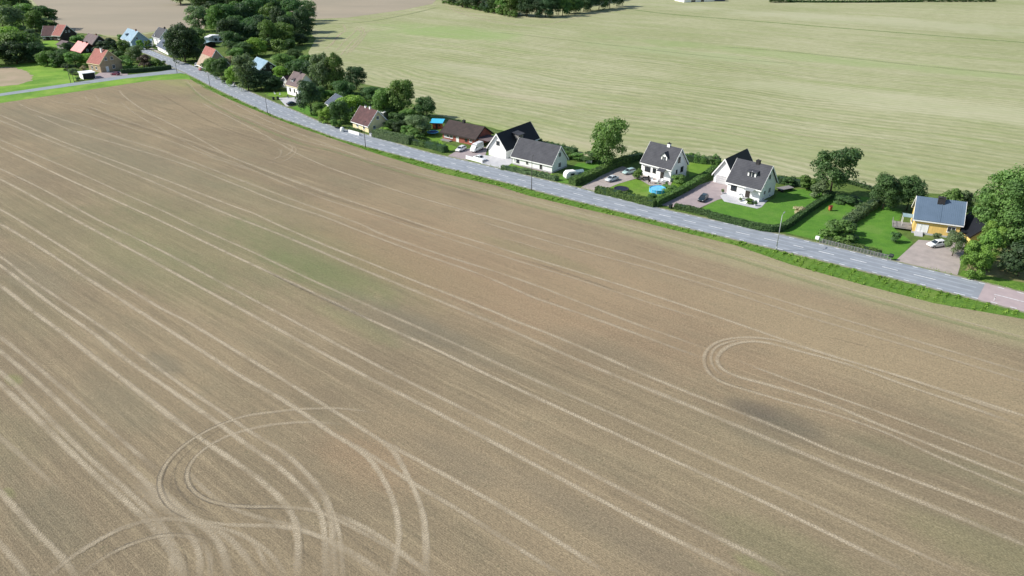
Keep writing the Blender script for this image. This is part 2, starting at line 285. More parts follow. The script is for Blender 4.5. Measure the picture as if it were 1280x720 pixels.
M['paleblue_roof'] = mat('pale_blue_roof', (0.25, 0.36, 0.45), 0.6, (0.18, 0.28, 0.36), 0.4, 6)
M['slate_roof'] = mat('slate_blue_roof', (0.07, 0.09, 0.125), 0.65, (0.055, 0.07, 0.10), 0.4, 6)
M['white_roof'] = mat('white_sheet_roof', (0.84, 0.85, 0.86), 0.6, (0.74, 0.75, 0.77), 0.5, 6)
M['glass'] = mat('window_glass', (0.03, 0.04, 0.05), 0.12, (0.02, 0.028, 0.036), 0.6, 2, spec=0.6)
M['brick_dark'] = mat('sooty_brick', (0.045, 0.042, 0.045), 0.85, (0.03, 0.03, 0.032), 2, 4)
M['bark'] = mat('bark', (0.09, 0.07, 0.05), 0.9, (0.055, 0.043, 0.032), 2.0, 6, 0.5, 8)
M['polewood'] = mat('pole_wood', (0.10, 0.095, 0.09), 0.8, (0.075, 0.07, 0.068), 1.5, 5)
M['galv'] = mat('galvanised_steel', (0.36, 0.38, 0.39), 0.5, (0.30, 0.32, 0.33), 1, 4, metal=0.3)
M['lamp_glass'] = mat('lamp_glass', (0.75, 0.76, 0.74), 0.35, (0.65, 0.66, 0.64), 2, 2)
M['tyre'] = mat('tyre_rubber', (0.02, 0.02, 0.02), 0.85, None, 4)
M['rim'] = mat('alloy_rim', (0.55, 0.56, 0.58), 0.35, None, 4, metal=0.7)
for k_ in ('grey_roof', 'brown_roof', 'maroon_roof', 'mauve_roof', 'red_roof', 'pink_roof', 'slate_roof', 'tan'): courses(M[k_], .34, .20)
for k_ in ('tanbrick', 'redbrick'): courses(M[k_], .30, .12)
def paint(n_, c): return mat(n_, c, 0.3, tuple(x * .93 for x in c), 0.8, 2, spec=0.5, coat=0.7)
M['p_white'] = paint('white_paint', (0.80, 0.81, 0.82)); M['p_black'] = paint('dark_green_black_paint', (0.012, 0.022, 0.026)); M['p_silver'] = paint('silver_paint', (0.58, 0.62, 0.66))
M['p_red'] = paint('wine_red_paint', (0.16, 0.015, 0.045)); M['p_teal'] = paint('pale_teal_paint', (0.40, 0.55, 0.54)); M['p_red2'] = paint('red_paint', (0.34, 0.05, 0.06))
M['head'] = mat('headlight', (0.8, 0.82, 0.85), 0.2, None, 4); M['tail'] = mat('tail_light', (0.45, 0.02, 0.02), 0.3, None, 4)
M['poolblue'] = mat('pool_liner', (0.10, 0.46, 0.78), 0.5, (0.08, 0.40, 0.72), 1, 3); M['darkmesh'] = mat('trampoline_mat', (0.018, 0.024, 0.05), 0.6, None, 1)
M['navymesh'] = mat('navy_trampoline_mat', (0.025, 0.06, 0.17), 0.6, None, 1)
M['turq'] = mat('turquoise_sheet', (0.07, 0.48, 0.75), 0.5, (0.06, 0.42, 0.68), 1, 3)
M['orange'] = mat('orange_red_wood', (0.50, 0.13, 0.06), 0.75, None, 1); M['caravan'] = mat('white_cover', (0.84, 0.83, 0.80), 0.6, (0.76, 0.75, 0.72), 1, 4)
M['tarp'] = mat('blue_grey_tarp', (0.24, 0.34, 0.38), 0.65, (0.18, 0.27, 0.31), 1.5, 4); M['bin'] = mat('dark_bin', (0.02, 0.03, 0.03), 0.5, None, 2)
M['dirt'] = mat('garden_soil', (0.20, 0.16, 0.12), 0.95, (0.13, 0.11, 0.08), 1.2, 7, 0.5, 6)
m_, n_, b_ = newmat('pool_water', 0.06, 0.6); tcn = n_.node('ShaderNodeTexCoord')
n_.link(n_.mix(n_.step(n_.noise(tcn.outputs['Object'], 1.5, 3), .4, .6), (0.14, 0.50, 0.76), (0.20, 0.58, 0.80)), b_.inputs['Base Color']); M['poolwater'] = m_
L_ = {'mid': ((0.105, 0.175, 0.045), (0.055, 0.100, 0.028)), 'dark': ((0.060, 0.110, 0.036), (0.030, 0.060, 0.022)), 'yellow': ((0.165, 0.255, 0.045), (0.095, 0.155, 0.030)),
      'grey': ((0.115, 0.160, 0.075), (0.065, 0.095, 0.048)), 'vdark': ((0.045, 0.080, 0.034), (0.022, 0.042, 0.020)), 'hedge': ((0.085, 0.140, 0.036), (0.045, 0.080, 0.024)), 'beige': ((0.50, 0.42, 0.30), (0.33, 0.29, 0.19)),
      'tuft': ((0.22, 0.36, 0.06), (0.13, 0.25, 0.038)), 'fresh': ((0.120, 0.205, 0.038), (0.070, 0.130, 0.026)), 'purple': ((0.075, 0.055, 0.045), (0.045, 0.035, 0.03))}
for k, (a, b) in L_.items():
    if k not in ('beige', 'tuft'): a = tuple(x * 1.72 for x in a); b = tuple(x * 1.70 for x in b)
    M['leaf_' + k] = leaf_material('leaves_' + k, a, b)

# ------------------------------------------------------------------ mesh helpers
class MB:
    def __init__(s): s.v = []; s.f = []; s.m = []; s.mi = 0
    def face(s, pts):
        i = len(s.v); s.v += [tuple(p) for p in pts]; s.f.append(tuple(range(i, i + len(pts)))); s.m.append(s.mi)
    def hexa(s, b, t):      # b, t: 4 bottom and 4 top points, same order
        i = len(s.v); s.v += [tuple(p) for p in b] + [tuple(p) for p in t]
        for q in ((3, 2, 1, 0), (4, 5, 6, 7), (0, 1, 5, 4), (1, 2, 6, 5), (2, 3, 7, 6), (3, 0, 4, 7)):
            s.f.append(tuple(i + k for k in q)); s.m.append(s.mi)
    def box(s, x0, x1, y0, y1, z0, z1):
        s.hexa([(x0, y0, z0), (x1, y0, z0), (x1, y1, z0), (x0, y1, z0)], [(x0, y0, z1), (x1, y0, z1), (x1, y1, z1), (x0, y1, z1)]); return s
    def prism(s, poly, vec):
        n = len(poly); i = len(s.v); vec = Vector(vec); s.v += [tuple(p) for p in poly] + [tuple(Vector(p) + vec) for p in poly]
        s.f.append(tuple(range(i, i + n))[::-1]); s.f.append(tuple(range(i + n, i + 2 * n))); s.m += [s.mi] * 2
        for k in range(n): s.f.append((i + k, i + (k + 1) % n, i + n + (k + 1) % n, i + n + k)); s.m.append(s.mi)
        return s
    def tube(s, p0, p1, r0, r1=None, n=8, cap=True):
        r1 = r0 if r1 is None else r1; p0, p1 = Vector(p0), Vector(p1); d = (p1 - p0).normalized()
        a = d.orthogonal().normalized(); b = d.cross(a); i = len(s.v)
        for p, r in ((p0, r0), (p1, r1)):
            for k in range(n): t = 2 * math.pi * k / n; s.v.append(tuple(p + a * math.cos(t) * r + b * math.sin(t) * r))
        for k in range(n): s.f.append((i + k, i + (k + 1) % n, i + n + (k + 1) % n, i + n + k)); s.m.append(s.mi)
        if cap: s.f.append(tuple(range(i + n, i + 2 * n))); s.f.append(tuple(range(i, i + n))[::-1]); s.m += [s.mi] * 2
        return s
    def lathe(s, prof, n=20, c=(0, 0, 0)):
        i = len(s.v)
        for r, z in prof:
            for k in range(n): t = 2 * math.pi * k / n; s.v.append((c[0] + r * math.cos(t), c[1] + r * math.sin(t), c[2] + z))
        for j in range(len(prof) - 1):
            for k in range(n): s.f.append((i + j * n + k, i + j * n + (k + 1) % n, i + (j + 1) * n + (k + 1) % n, i + (j + 1) * n + k)); s.m.append(s.mi)
        return s
    def build(s, name, mats, parent=None, smooth=False, fix=True, bevel=0):
        me = bpy.data.meshes.new(name); me.from_pydata(s.v, [], s.f)
        if not isinstance(mats, (list, tuple)): mats = [mats]
        for m in mats: me.materials.append(M[m] if isinstance(m, str) else m)
        me.polygons.foreach_set('material_index', s.m)
        if fix:
            bm = bmesh.new(); bm.from_mesh(me); bmesh.ops.recalc_face_normals(bm, faces=bm.faces); bm.to_mesh(me); bm.free()
        if smooth: me.polygons.foreach_set('use_smooth', [True] * len(me.polygons))
        o = bpy.data.objects.new(name, me); col.objects.link(o)
        if parent: o.parent = parent
        if bevel: b = o.modifiers.new('bevel', 'BEVEL'); b.width = bevel; b.segments = 2
        return o
def tag(o, label=None, cat=None, group=None, kind=None):
    for k, v in (('label', label), ('category', cat), ('group', group), ('kind', kind)):
        if v: o[k] = v
    return o
def thing(name, label, cat, loc=(0, 0, 0), rz=0.0, group=None):
    o = bpy.data.objects.new(name, None); col.objects.link(o); o.location = loc; o.rotation_euler = (0, 0, rz); o.empty_display_size = 0.5
    return tag(o, label, cat, group)
def copy_tree(o, parent=None):
    c = o.copy(); col.objects.link(c); c.parent = parent
    for ch in list(o.children): copy_tree(ch, c)
    return c
def smooth_path(pts, step=1.0):
    P = [Vector((p[0], p[1])) for p in pts]; P = [2 * P[0] - P[1]] + P + [2 * P[-1] - P[-2]]; out = []
    for i in range(1, len(P) - 2):
        a, b, c, d = P[i - 1:i + 3]; n = max(1, int((c - b).length / step))
        for k in range(n):
            t = k / n
            out.append(0.5 * ((2 * b) + (c - a) * t + (2 * a - 5 * b + 4 * c - d) * t * t + (3 * b - a - 3 * c + d) * t ** 3))
    out.append(P[-2]); return out
def normals2(P):
    N = []
    for i in range(len(P)):
        t = (P[min(i + 1, len(P) - 1)] - P[max(i - 1, 0)]); t = t.normalized() if t.length else Vector((1, 0)); N.append(Vector((-t.y, t.x)))
    return N
def sheet(name, px, z, m, world=False, kind='structure', wobble=0.0):
    P = [G(*p).xy if not world else Vector(p) for p in px]
    if wobble:
        Q = []
        for i in range(len(P)):
            a, b = P[i], P[(i + 1) % len(P)]; n = max(1, int((b - a).length / 1.2)) if (b - a).length < 200 else 1
            for k in range(n):
                q = a.lerp(b, k / n); d = noise.noise_vector(Vector((q.x * .35, q.y * .35, 3))); Q.append(q + Vector((d.x, d.y)) * wobble)
        P = Q
    bm = bmesh.new(); vs = [bm.verts.new((p.x, p.y, z)) for p in P]
    es = [bm.edges.new((vs[i], vs[(i + 1) % len(vs)])) for i in range(len(vs))]
    bmesh.ops.triangle_fill(bm, use_beauty=True, use_dissolve=False, edges=es); bmesh.ops.recalc_face_normals(bm, faces=bm.faces)
    for f in bm.faces:
        if f.normal.z < 0: f.normal_flip()
    me = bpy.data.meshes.new(name); bm.to_mesh(me); bm.free(); me.materials.append(M[m])
    o = bpy.data.objects.new(name, me); col.objects.link(o); return tag(o, kind=kind)

# ------------------------------------------------------------------ the ground
sheet('far_meadow', [(-1800, -300), (1800, -300), (1800, 3500), (-1800, 3500)], 0, 'meadow', world=True)
# the road: two painted edges as surveyed
FAR = [(1500, 426), (1380, 394), (1280, 367), (1230, 355), (1180, 343.5), (1080, 319), (980, 295.5), (880, 274), (828, 262.5), (780, 251), (700, 230), (640, 216.7), (602, 205.5), (573, 200.5), (540, 192.8), (500, 182), (467, 171), (433, 163), (400, 154), (380, 144.5), (358, 134.5), (330, 123), (302, 110.5), (280, 100), (269, 94.5), (246.7, 85), (224, 76.7), (200, 68.5), (183, 61.5), (168, 56.5), (150, 53)]
NEAR = [(1500, 448), (1380, 415), (1280, 386.7), (1230, 374.5), (1180, 363), (1080, 337.5), (980, 312), (880, 289), (828, 277), (780, 265), (700, 245), (640, 229), (607, 220.5), (573, 212.8), (540, 204.5), (500, 194), (467, 184.5), (433, 175.5), (400, 165), (380, 156.7), (358, 149.5), (335.5, 141), (308, 128.5), (280, 115.5), (269, 110), (252, 101.5), (238, 93.5), (219, 85.5), (208, 79), (192, 70), (178, 65), (160, 60), (146, 55)]
fa = smooth_path([G(*p) for p in FAR], 2.0); ne = smooth_path([G(*p) for p in NEAR], 2.0)
# pair each centre point with its widths
def nearest(P, q): return min(P, key=lambda p: (p - q).length_squared)
cen = [(p + nearest(ne, p)) / 2 for p in fa]
cen = [cen[i] for i in range(0, len(cen), 4)]
for _ in range(3): cen = [cen[0]] + [(cen[i - 1] + cen[i] * 2 + cen[i + 1]) / 4 for i in range(1, len(cen) - 1)] + [cen[-1]]
cen = smooth_path(cen, 1.0); CN = normals2(cen)
hw = [(nearest(fa, c) - c).length for c in cen]; hw = [(sum(hw[max(0, i - 12):i + 13]) / len(hw[max(0, i - 12):i + 13])) for i in range(len(hw))]
hw = [min(h, 4.0) for h in hw]
if (cen[10] + CN[10] - Vector((0, 0))).length < (cen[10] - CN[10]).length: CN = [-n for n in CN]    # CN points away from the camera side
split_i = min(range(len(cen)), key=lambda i: (cen[i] - G(1224, 364).xy).length)
rd = MB()
def strip(mb, i0, i1, f0, f1, z, mi):
    mb.mi = mi
    for i in range(i0, i1):
        a, b = cen[i], cen[i + 1]; na, nb = CN[i], CN[i + 1]; ha, hb = hw[i], hw[i + 1]
        p = [a + na * f0(ha), b + nb * f0(hb), b + nb * f1(hb), a + na * f1(ha)]
        mb.face([(q.x, q.y, z) for q in p])
strip(rd, 0, split_i, lambda h: -(h + 0.45), lambda h: h + 0.45, 0.075, 1)
strip(rd, split_i, len(cen) - 1, lambda h: -(h + 0.45), lambda h: h + 0.45, 0.075, 0)
def dashes(off, w_, length, period, i0, i1):
    s = 0.0
    for i in range(i0, i1):
        if (s % period) < length: strip(rd, i, i + 1, (lambda h: off(h) - w_ / 2), (lambda h: off(h) + w_ / 2), 0.081, 2)
        s += (cen[i + 1] - cen[i]).length
dashes(lambda h: h, 0.22, 1.1, 3.2, 0, len(cen) - 1); dashes(lambda h: -h, 0.22, 1.1, 3.2, 0, len(cen) - 1)
i_solid = min(range(len(cen)), key=lambda i: (cen[i] - G(1240, 368).xy).length)
dashes(lambda h: 0.0, 0.2, 1000, 1001, 0, i_solid); dashes(lambda h: 0.0, 0.24, 3.1, 6.4, i_solid + 10, len(cen) - 1)
for f_ in (-.76, -.28, .28, .76): strip(rd, split_i + 1, len(cen) - 1, (lambda h: f_ * h - .28), (lambda h: f_ * h + .28), 0.0775, 3)
for s_ in (-1, 1): strip(rd, 0, len(cen) - 1, (lambda h: s_ * (h + (.46 if s_ > 0 else 1.15))), (lambda h: s_ * (h + (1.15 if s_ > 0 else .46))), 0.062, 4)
# the edge of the road slab is a little step
rd.mi = 0
for s_ in (-1, 1):
    for i in range(len(cen) - 1):
        a = cen[i] + CN[i] * s_ * (hw[i] + .45); b = cen[i + 1] + CN[i + 1] * s_ * (hw[i + 1] + .45)
        rd.face([(a.x, a.y, 0), (b.x, b.y, 0), (b.x, b.y, 0.075), (a.x, a.y, 0.075)])
tag(rd.build('road', ['asphalt', 'asphalt_red', 'paint', 'asphalt_worn', 'shoulder'], fix=False), kind='structure')

LOW = [(1600, 480), (1400, 430), (1280, 399), (1167, 379), (1078, 356), (989, 331), (920, 307), (900, 302), (800, 277), (725, 260), (662, 245), (620, 232), (550, 216), (500, 201), (470, 192), (362, 155), (300, 130), (257, 111), (238, 99)]
sheet('stubble_field', [(1900, 560)] + LOW + [(228, 97), (190, 99), (156, 104), (94, 113.5), (0, 127), (-500, 200), (-1200, 1400), (2400, 1400)], 0.03, 'field')
sheet('road_verge', [(1600, 440), (1280, 380), (980, 306), (700, 240), (500, 190), (358, 145), (280, 110), (232, 86), (222, 90)] + [(228, 98)] + LOW[::-1], 0.015, 'verge', wobble=0.2)
sheet('junction_grass', [(225, 92), (156, 97), (94, 106), (0, 119), (-500, 185), (-500, 205), (0, 129), (94, 115), (156, 105.5), (190, 100.5), (232, 99), (238, 100), (236, 94)], 0.042, 'bright', wobble=0.3)
REAR = [(1700, 330), (1290, 262), (1240, 246), (1190, 243), (1100, 240), (1060, 229), (1040, 225), (970, 219), (900, 200), (860, 196), (800, 196), (760, 200), (735, 196), (680, 177), (640, 166), (600, 156), (555, 146), (520, 132), (480, 110), (440, 102), (400, 82), (385, 66), (395, 48), (360, 20), (250, 20), (215, 37), (188, 46), (150, 51)]
sheet('village_ground', [(1700, 480), (1280, 369), (1080, 321), (880, 276), (700, 232), (573, 203), (433, 165), (330, 126), (224, 80), (150, 56)] + REAR[::-1], 0.008, 'rough', wobble=0.5)
sheet('western_ground', [(150, 50), (120, 42), (80, 38), (60, 22), (20, -12), (-400, -12), (-500, 175), (0, 116), (94, 103), (156, 94), (216, 88), (208, 80), (175, 62), (150, 56)], 0.012, 'rough', wobble=0.5)
sheet('bright_meadow', [(-500, 90), (0, 81), (30, 79), (55, 77), (75, 83), (97, 97), (92, 103.5), (0, 117), (-500, 180)], 0.03, 'bright', wobble=0.8)
sheet('round_soil_patch', [(-60, 88), (0, 84), (16, 84), (30, 88), (40, 94), (38, 101), (24, 106), (0, 108), (-60, 112)], 0.05, 'round_soil', wobble=1.6)
sheet('upper_field', [(20, -30), (40, 0), (59, 19), (80, 36), (95, 41), (150, 45), (188, 40), (215, 34), (255, 36), (262, 12), (250, 11), (205, -2), (190, -30)], 0.03, 'upper_field', wobble=1)
sheet('distant_field', [(360, 26), (385, 24), (435, 22), (500, 13), (540, 5), (548, -3), (540, -40), (350, -40)], 0.03, 'upper_field', wobble=1)
sheet('pale_track', [(90, 43), (150, 47), (188, 42), (215, 37), (215, 40), (188, 47), (150, 53), (118, 48)], 0.045, 'dry', wobble=.6)
sr = sheet('side_road', [(-500, 173), (0, 117), (94, 103.2), (156, 94.2), (200, 89.6), (212, 87.6), (216, 84), (240, 96), (232, 92.5), (226, 91.6), (210, 92.6), (156, 98.3), (94, 107.0), (0, 120.3), (-500, 178)], 0.058, 'lane')
# tufts, lawns and yards
sheet('lawn', [(897, 249), (948, 259.5), (968, 248), (975, 238), (1003, 236), (1030, 238), (1040, 242), (991, 276), (955, 286), (887, 270), (873, 263.5)], 0.03, 'lawn')
sheet('lawn', [(1042, 243), (1090, 247), (1090, 252), (1058, 273), (1026, 301), (978, 290), (993, 277)], 0.03, 'lawn')
sheet('lawn', [(1097, 256), (1128, 262), (1120, 288), (1141, 303), (1121, 327), (1027, 300), (1065, 271)], 0.03, 'lawn')
sheet('lawn', [(772, 229), (796, 224), (812, 231), (835, 229), (858, 226), (862, 232), (822, 252), (750, 238)], 0.03, 'lawn2')
sheet('lawn', [(694, 228), (708, 214), (722, 204), (753, 202), (757, 208), (728, 219), (712, 229)], 0.03, 'lawn')
sheet('lawn', [(626, 210), (640, 204), (690, 216.5), (698, 224), (695, 227)], 0.03, 'lawn2')
sheet('lawn', [(524, 168), (540, 160), (556, 168), (552, 178), (572, 184), (562, 190)], 0.03, 'lawn2')
sheet('lawn', [(330, 116), (358, 114), (362, 118), (350, 122), (336, 120)], 0.03, 'lawn2')
sheet('lawn', [(364, 135), (378, 129), (392, 134), (398, 148), (385, 145)], 0.03, 'lawn')
sheet('lawn', [(866, 196), (895, 202), (893, 209), (862, 222), (860, 205)], 0.03, 'lawn2')
sheet('lawn', [(52, 52), (72, 50), (76, 58), (58, 62)], 0.03, 'bright')
sheet('lawn', [(175, 82), (210, 74), (216, 84), (180, 88)], 0.03, 'lawn2')
sheet('dry_plot', [(1205, 345), (1216, 312), (1240, 290), (1300, 280), (1420, 300), (1420, 395), (1280, 358)], 0.03, 'dry', wobble=.6)
sheet('verge_grass', [(1196, 347), (1204, 338), (1245, 347), (1300, 357), (1420, 380), (1420, 402), (1280, 369), (1230, 356)], 0.045, 'verge', wobble=.2)
sheet('gravel_yard', [(1148, 300), (1206, 304), (1204, 320), (1196, 346.5), (1180, 343), (1117, 328)], 0.055, 'gravel')
sheet('paved_drive', [(890, 226), (909, 229), (910, 247), (897, 250), (868, 263), (845, 259.5), (826, 256.5), (848, 246), (872, 232)], 0.055, 'pinkpave')
sheet('gravel_drive', [(726, 234.5), (760, 215), (778, 208), (790, 212), (796, 223), (774, 229.5), (746, 241), (736, 239)], 0.055, 'gravel')
sheet('patio', [(900, 245), (906, 241), (948, 252), (960, 250), (952, 259), (946, 261), (905, 252)], 0.060, 'concrete')
sheet('patio', [(792, 220), (802, 217), (840, 228), (838, 232), (812, 232)], 0.060, 'gravel')
sheet('forecourt', [(604, 194), (640, 198), (640, 204), (626, 213.5), (601, 205)], 0.06, 'concrete')
sheet('brick_drive', [(558, 196), (574, 187), (610, 184), (606, 196), (592, 200.5), (576, 199.5)], 0.055, 'pinkpave')
sheet('concrete_drive', [(348, 122.5), (374, 121.5), (378, 126), (372, 131.5), (358, 133.5), (352, 127)], 0.055, 'concrete')
sheet('gravel_yard', [(116, 96), (124, 91), (158, 88), (160, 94), (118, 99.5)], 0.07, 'pinkpave')
sheet('gravel_yard', [(178, 62), (190, 60), (204, 67), (216, 73), (214, 75), (196, 68)], 0.05, 'gravel')
sheet('garden_bed', [(645, 204), (690, 215.5), (688, 218), (642, 206)], 0.05, 'dirt')

# ------------------------------------------------------------------ wheel tracks over the stubble
TR = MB(); TUV = []; TST = []; tz = [0.045]
def ribbon(pts, width, strength, mi=0, off=0.0):
    if mi == 0 and strength < .7: strength = min(.85, strength * 1.35)
    P = smooth_path([G(*p) for p in pts], 1.0); tz[0] += 0.0008; v = 0.0; L = len(P)
    turn = sum(abs((P[i + 3] - P[i]).angle_signed(P[i + 6] - P[i + 3], 0)) for i in range(0, L - 7, 3)) if L > 10 else 0
    for _ in range(2):
        k = 6 if turn < .9 and L > 40 else 1; P = [sum((P[j] for j in range(max(0, i - min(k, i, L - 1 - i)), min(L, i + min(k, i, L - 1 - i) + 1))), Vector((0, 0))) / (2 * min(k, i, L - 1 - i) + 1) for i in range(L)]
    N = normals2(P)
    P = [p + n * off for p, n in zip(P, N)]
    TR.mi = mi
    for i in range(L - 1):
        a, b = P[i], P[i + 1]; d = (b - a).length; wa = width / 2 * (1 + 0.25 * noise.noise((a.x * .15, a.y * .15, 1))); wb = width / 2 * (1 + 0.25 * noise.noise((b.x * .15, b.y * .15, 1)))
        q = [a - N[i] * wa, b - N[i + 1] * wb, b + N[i + 1] * wb, a + N[i] * wa]
        TR.face([(k.x, k.y, tz[0]) for k in q]); TUV.extend([(0, v), (0, v + d), (1, v + d), (1, v)])
        ea, eb = min(1, i / 6.0, (L - 1 - i) / 6.0), min(1, (i + 1) / 6.0, (L - 2 - i) / 6.0)
        TST.extend([strength * ea, strength * eb, strength * eb, strength * ea]); v += d
W = 1.0
# first tramline from the road
ribbon([(148, 112), (156, 121), (182, 139), (237, 167), (290, 197), (310, 205)], W, .55)
ribbon([(290, 197), (300, 201), (395, 237), (470, 262), (545, 287), (611, 306), (675, 326), (712, 337), (775, 356), (900, 397), (942, 412), (1048, 448), (1161, 481), (1340, 540)], W * .9, .62)
ribbon([(150, 127), (175, 146), (250, 187), (290, 202), (350, 227), (400, 247), (462, 267), (525, 287), (600, 311), (675, 335), (725, 350), (800, 375), (880, 400)], W * .8, .45)
ribbon([(60, 127), (105, 132), (155, 150), (225, 172), (260, 185), (320, 208), (380, 230), (450, 255)], W, .38, 2 if False else 0)
ribbon([(88, 134), (150, 155), (212, 176), (275, 200), (320, 215)], W, .42)
ribbon([(105, 133), (155, 152), (225, 175), (290, 200)], 1.8, .22, 3)
ribbon([(300, 204), (395, 241), (470, 264), (545, 290)], 1.6, .22, 3)
ribbon([(640, 322), (675, 331), (720, 346), (790, 370)], 1.0, .35, 3)
# second pair
ribbon([(20, 128), (45, 139), (112, 160), (155, 174), (212, 192), (300, 225), (380, 255), (450, 280), (475, 292), (550, 318), (620, 340), (670, 357), (727, 379), (800, 407), (884, 436)], W, .50)
ribbon([(40, 142), (95, 165), (150, 181), (225, 204), (300, 233), (342, 250), (407, 272), (450, 289), (525, 317), (600, 343), (662, 370), (690, 380), (775, 410), (878, 448)], W, .52)
# third pair
ribbon([(-60, 128), (0, 151), (50, 171), (125, 201), (200, 231), (265, 260), (300, 274), (342, 290), (395, 312), (450, 336), (512, 361), (570, 385), (637, 412), (700, 441), (755, 464), (815, 489), (920, 532), (946, 543), (998, 564), (1068, 595), (1160, 631), (1330, 702)], W * 1.15, .72)
ribbon([(-50, 125), (5, 146), (75, 176), (140, 200), (212, 227), (292, 258), (315, 266), (347, 281), (400, 304), (450, 324), (525, 354), (620, 391), (637, 399), (685, 417), (740, 440), (800, 466), (860, 491), (920, 514), (992, 543), (1037, 563), (1099, 585), (1175, 613), (1330, 672)], W, .60)
ribbon([(800, 481), (835, 496), (870, 511), (905, 526), (930, 537)], 1.3, .8)
# fourth pair
ribbon([(-60, 160), (0, 184), (80, 222), (120, 240), (200, 276), (250, 300), (320, 333), (387, 364), (460, 399), (550, 439), (600, 465), (660, 492), (720, 520), (775, 545), (825, 569), (875, 591), (920, 611), (976, 637), (1047, 674), (1150, 722)], W, .92)
ribbon([(-60, 152), (0, 175), (100, 217), (150, 240), (200, 262), (250, 286), (320, 317), (367, 340), (420, 364), (480, 391), (540, 417), (600, 444), (660, 472), (725, 500), (795, 530), (865, 562), (920, 588), (961, 605), (1037, 640), (1114, 677), (1215, 722)], W * .95, .70)
ribbon([(330, 333), (387, 361), (440, 385), (480, 402)], .9, .55, 1, off=-1.0)
# fifth pair
ribbon([(-60, 185), (0, 211), (62, 241), (120, 274), (185, 305), (240, 334), (300, 366), (375, 406), (450, 446), (525, 485), (600, 521), (635, 540), (700, 572), (775, 611), (850, 650), (900, 674), (1000, 722)], W, .78)
ribbon([(-60, 196), (0, 224), (65, 259), (105, 281), (180, 321), (250, 359), (300, 386), (400, 440), (475, 480), (555, 520), (600, 545), (675, 585), (750, 625), (825, 666), (900, 703), (945, 725)], W * 1.1, .88)
# sixth pair, swinging round at the headland, and its straight run
ribbon([(-60, 235), (0, 262), (75, 307), (135, 345), (200, 385), (230, 400), (300, 442), (362, 480), (430, 522), (460, 541), (490, 562), (512, 600), (527, 637), (532, 680), (528, 730)], W, .85)
ribbon([(-60, 250), (0, 280), (50, 310), (115, 352), (175, 390), (260, 444), (300, 470), (345, 495), (390, 524), (412, 540), (455, 567), (475, 592), (492, 627), (499, 665), (495, 700), (486, 740)], W * 1.1, .9)
ribbon([(488, 560), (514, 604), (530, 645), (535, 690), (533, 730)], W * .8, .6)
ribbon([(460, 542), (512, 570), (557, 594), (600, 619), (675, 662), (770, 725)], W, .62)
ribbon([(425, 545), (475, 577), (517, 605), (562, 631), (600, 655), (650, 687), (712, 725)], W, .60)
# seventh group of three
ribbon([(-60, 288), (0, 321), (32, 345), (87, 382), (142, 419), (162, 434), (225, 480), (287, 522), (320, 545), (357, 567), (400, 610), (417, 645), (425, 672), (430, 735)], W * .9, .62)
ribbon([(-60, 296), (0, 332), (62, 379), (120, 419), (150, 444), (212, 487), (275, 531), (300, 550), (350, 585), (392, 627), (405, 660), (407, 735)], W * 1.1, .95)
ribbon([(-60, 318), (0, 357), (42, 390), (82, 419), (120, 449), (175, 491), (240, 541), (300, 582), (332, 606), (360, 635), (372, 665), (371, 735)], W * 1.2, .92)
ribbon([(392, 627), (402, 655), (403, 735)], W, .6, 0, off=1.1)
# eighth and ninth
ribbon([(-60, 380), (0, 421), (62, 472), (120, 522), (160, 558), (200, 590)], W, .75)
ribbon([(-60, 395), (0, 439), (62, 491), (112, 540), (150, 572), (192, 612), (215, 635)], W * 1.2, .8)
ribbon([(-60, 418), (0, 464), (45, 507), (117, 579), (150, 605), (190, 640), (215, 668), (232, 700), (233, 740)], W * 1.1, .75)
ribbon([(-60, 430), (0, 480), (50, 527), (102, 579), (140, 612), (180, 647), (212, 672), (226, 700), (228, 740)], W * 1.2, .85)
ribbon([(200, 635), (250, 657), (275, 680), (292, 740)], 1.3, .7)
ribbon([(215, 645), (240, 672), (250, 695), (248, 740)], 1.1, .65)
ribbon([(245, 670), (262, 692), (263, 740)], .9, .6)
ribbon([(165, 600), (205, 628), (250, 655)], 2.6, .45)
ribbon([(-40, 580), (0, 615), (45, 665), (80, 700), (105, 735)], W, .6)
ribbon([(-40, 640), (0, 680), (30, 715), (50, 745)], W, .55)
ribbon([(-30, 520), (0, 547), (37, 579), (80, 620)], W, .35)
ribbon([(400, 635), (450, 657), (490, 682), (550, 730)], W, .65)
ribbon([(300, 657), (362, 660), (400, 671), (440, 690), (500, 732)], W, .6)
ribbon([(300, 662), (320, 682), (345, 735)], W * .9, .6)
# turning loops: pale shoulders with dark ruts
def rut(pts, d0=.7, d1=.55):
    ribbon(pts, 0.85, .5); ribbon(pts, 0.26, d0, 1, off=-0.32); ribbon(pts, 0.2, d1, 1, off=0.30)
o1 = [(470, 517), (428, 511), (373, 512), (330, 517), (303, 521), (256, 540), (217, 568), (198, 599), (203, 622), (217, 638), (244, 650), (287, 657), (334, 657), (373, 661), (424, 685), (480, 725)]
i1 = [(430, 532), (393, 528), (342, 531), (287, 544), (252, 564), (233, 587), (237, 610), (264, 628), (307, 634), (358, 634), (397, 640), (451, 665), (550, 722)]
ribbon(o1, .8, .5); ribbon(i1, .8, .5)
ribbon(o1[3:12], .26, .8, 1, off=-.3); ribbon(o1[5:11], .3, .85, 1, off=.35); ribbon(i1[3:11], .28, .85, 1, off=-.3); ribbon(i1[4:10], .26, .8, 1, off=.3)
rut([(217, 647), (190, 650), (150, 662), (112, 682), (82, 702), (55, 728)], .9, .35)
rut([(262, 680), (225, 668), (195, 671), (160, 682), (125, 700), (90, 728)], .9, .4)
ribbon([(213, 672), (226, 690), (230, 715), (230, 735)], .25, .7, 1, off=.4); ribbon([(258, 690), (264, 710), (263, 735)], .22, .7, 1)
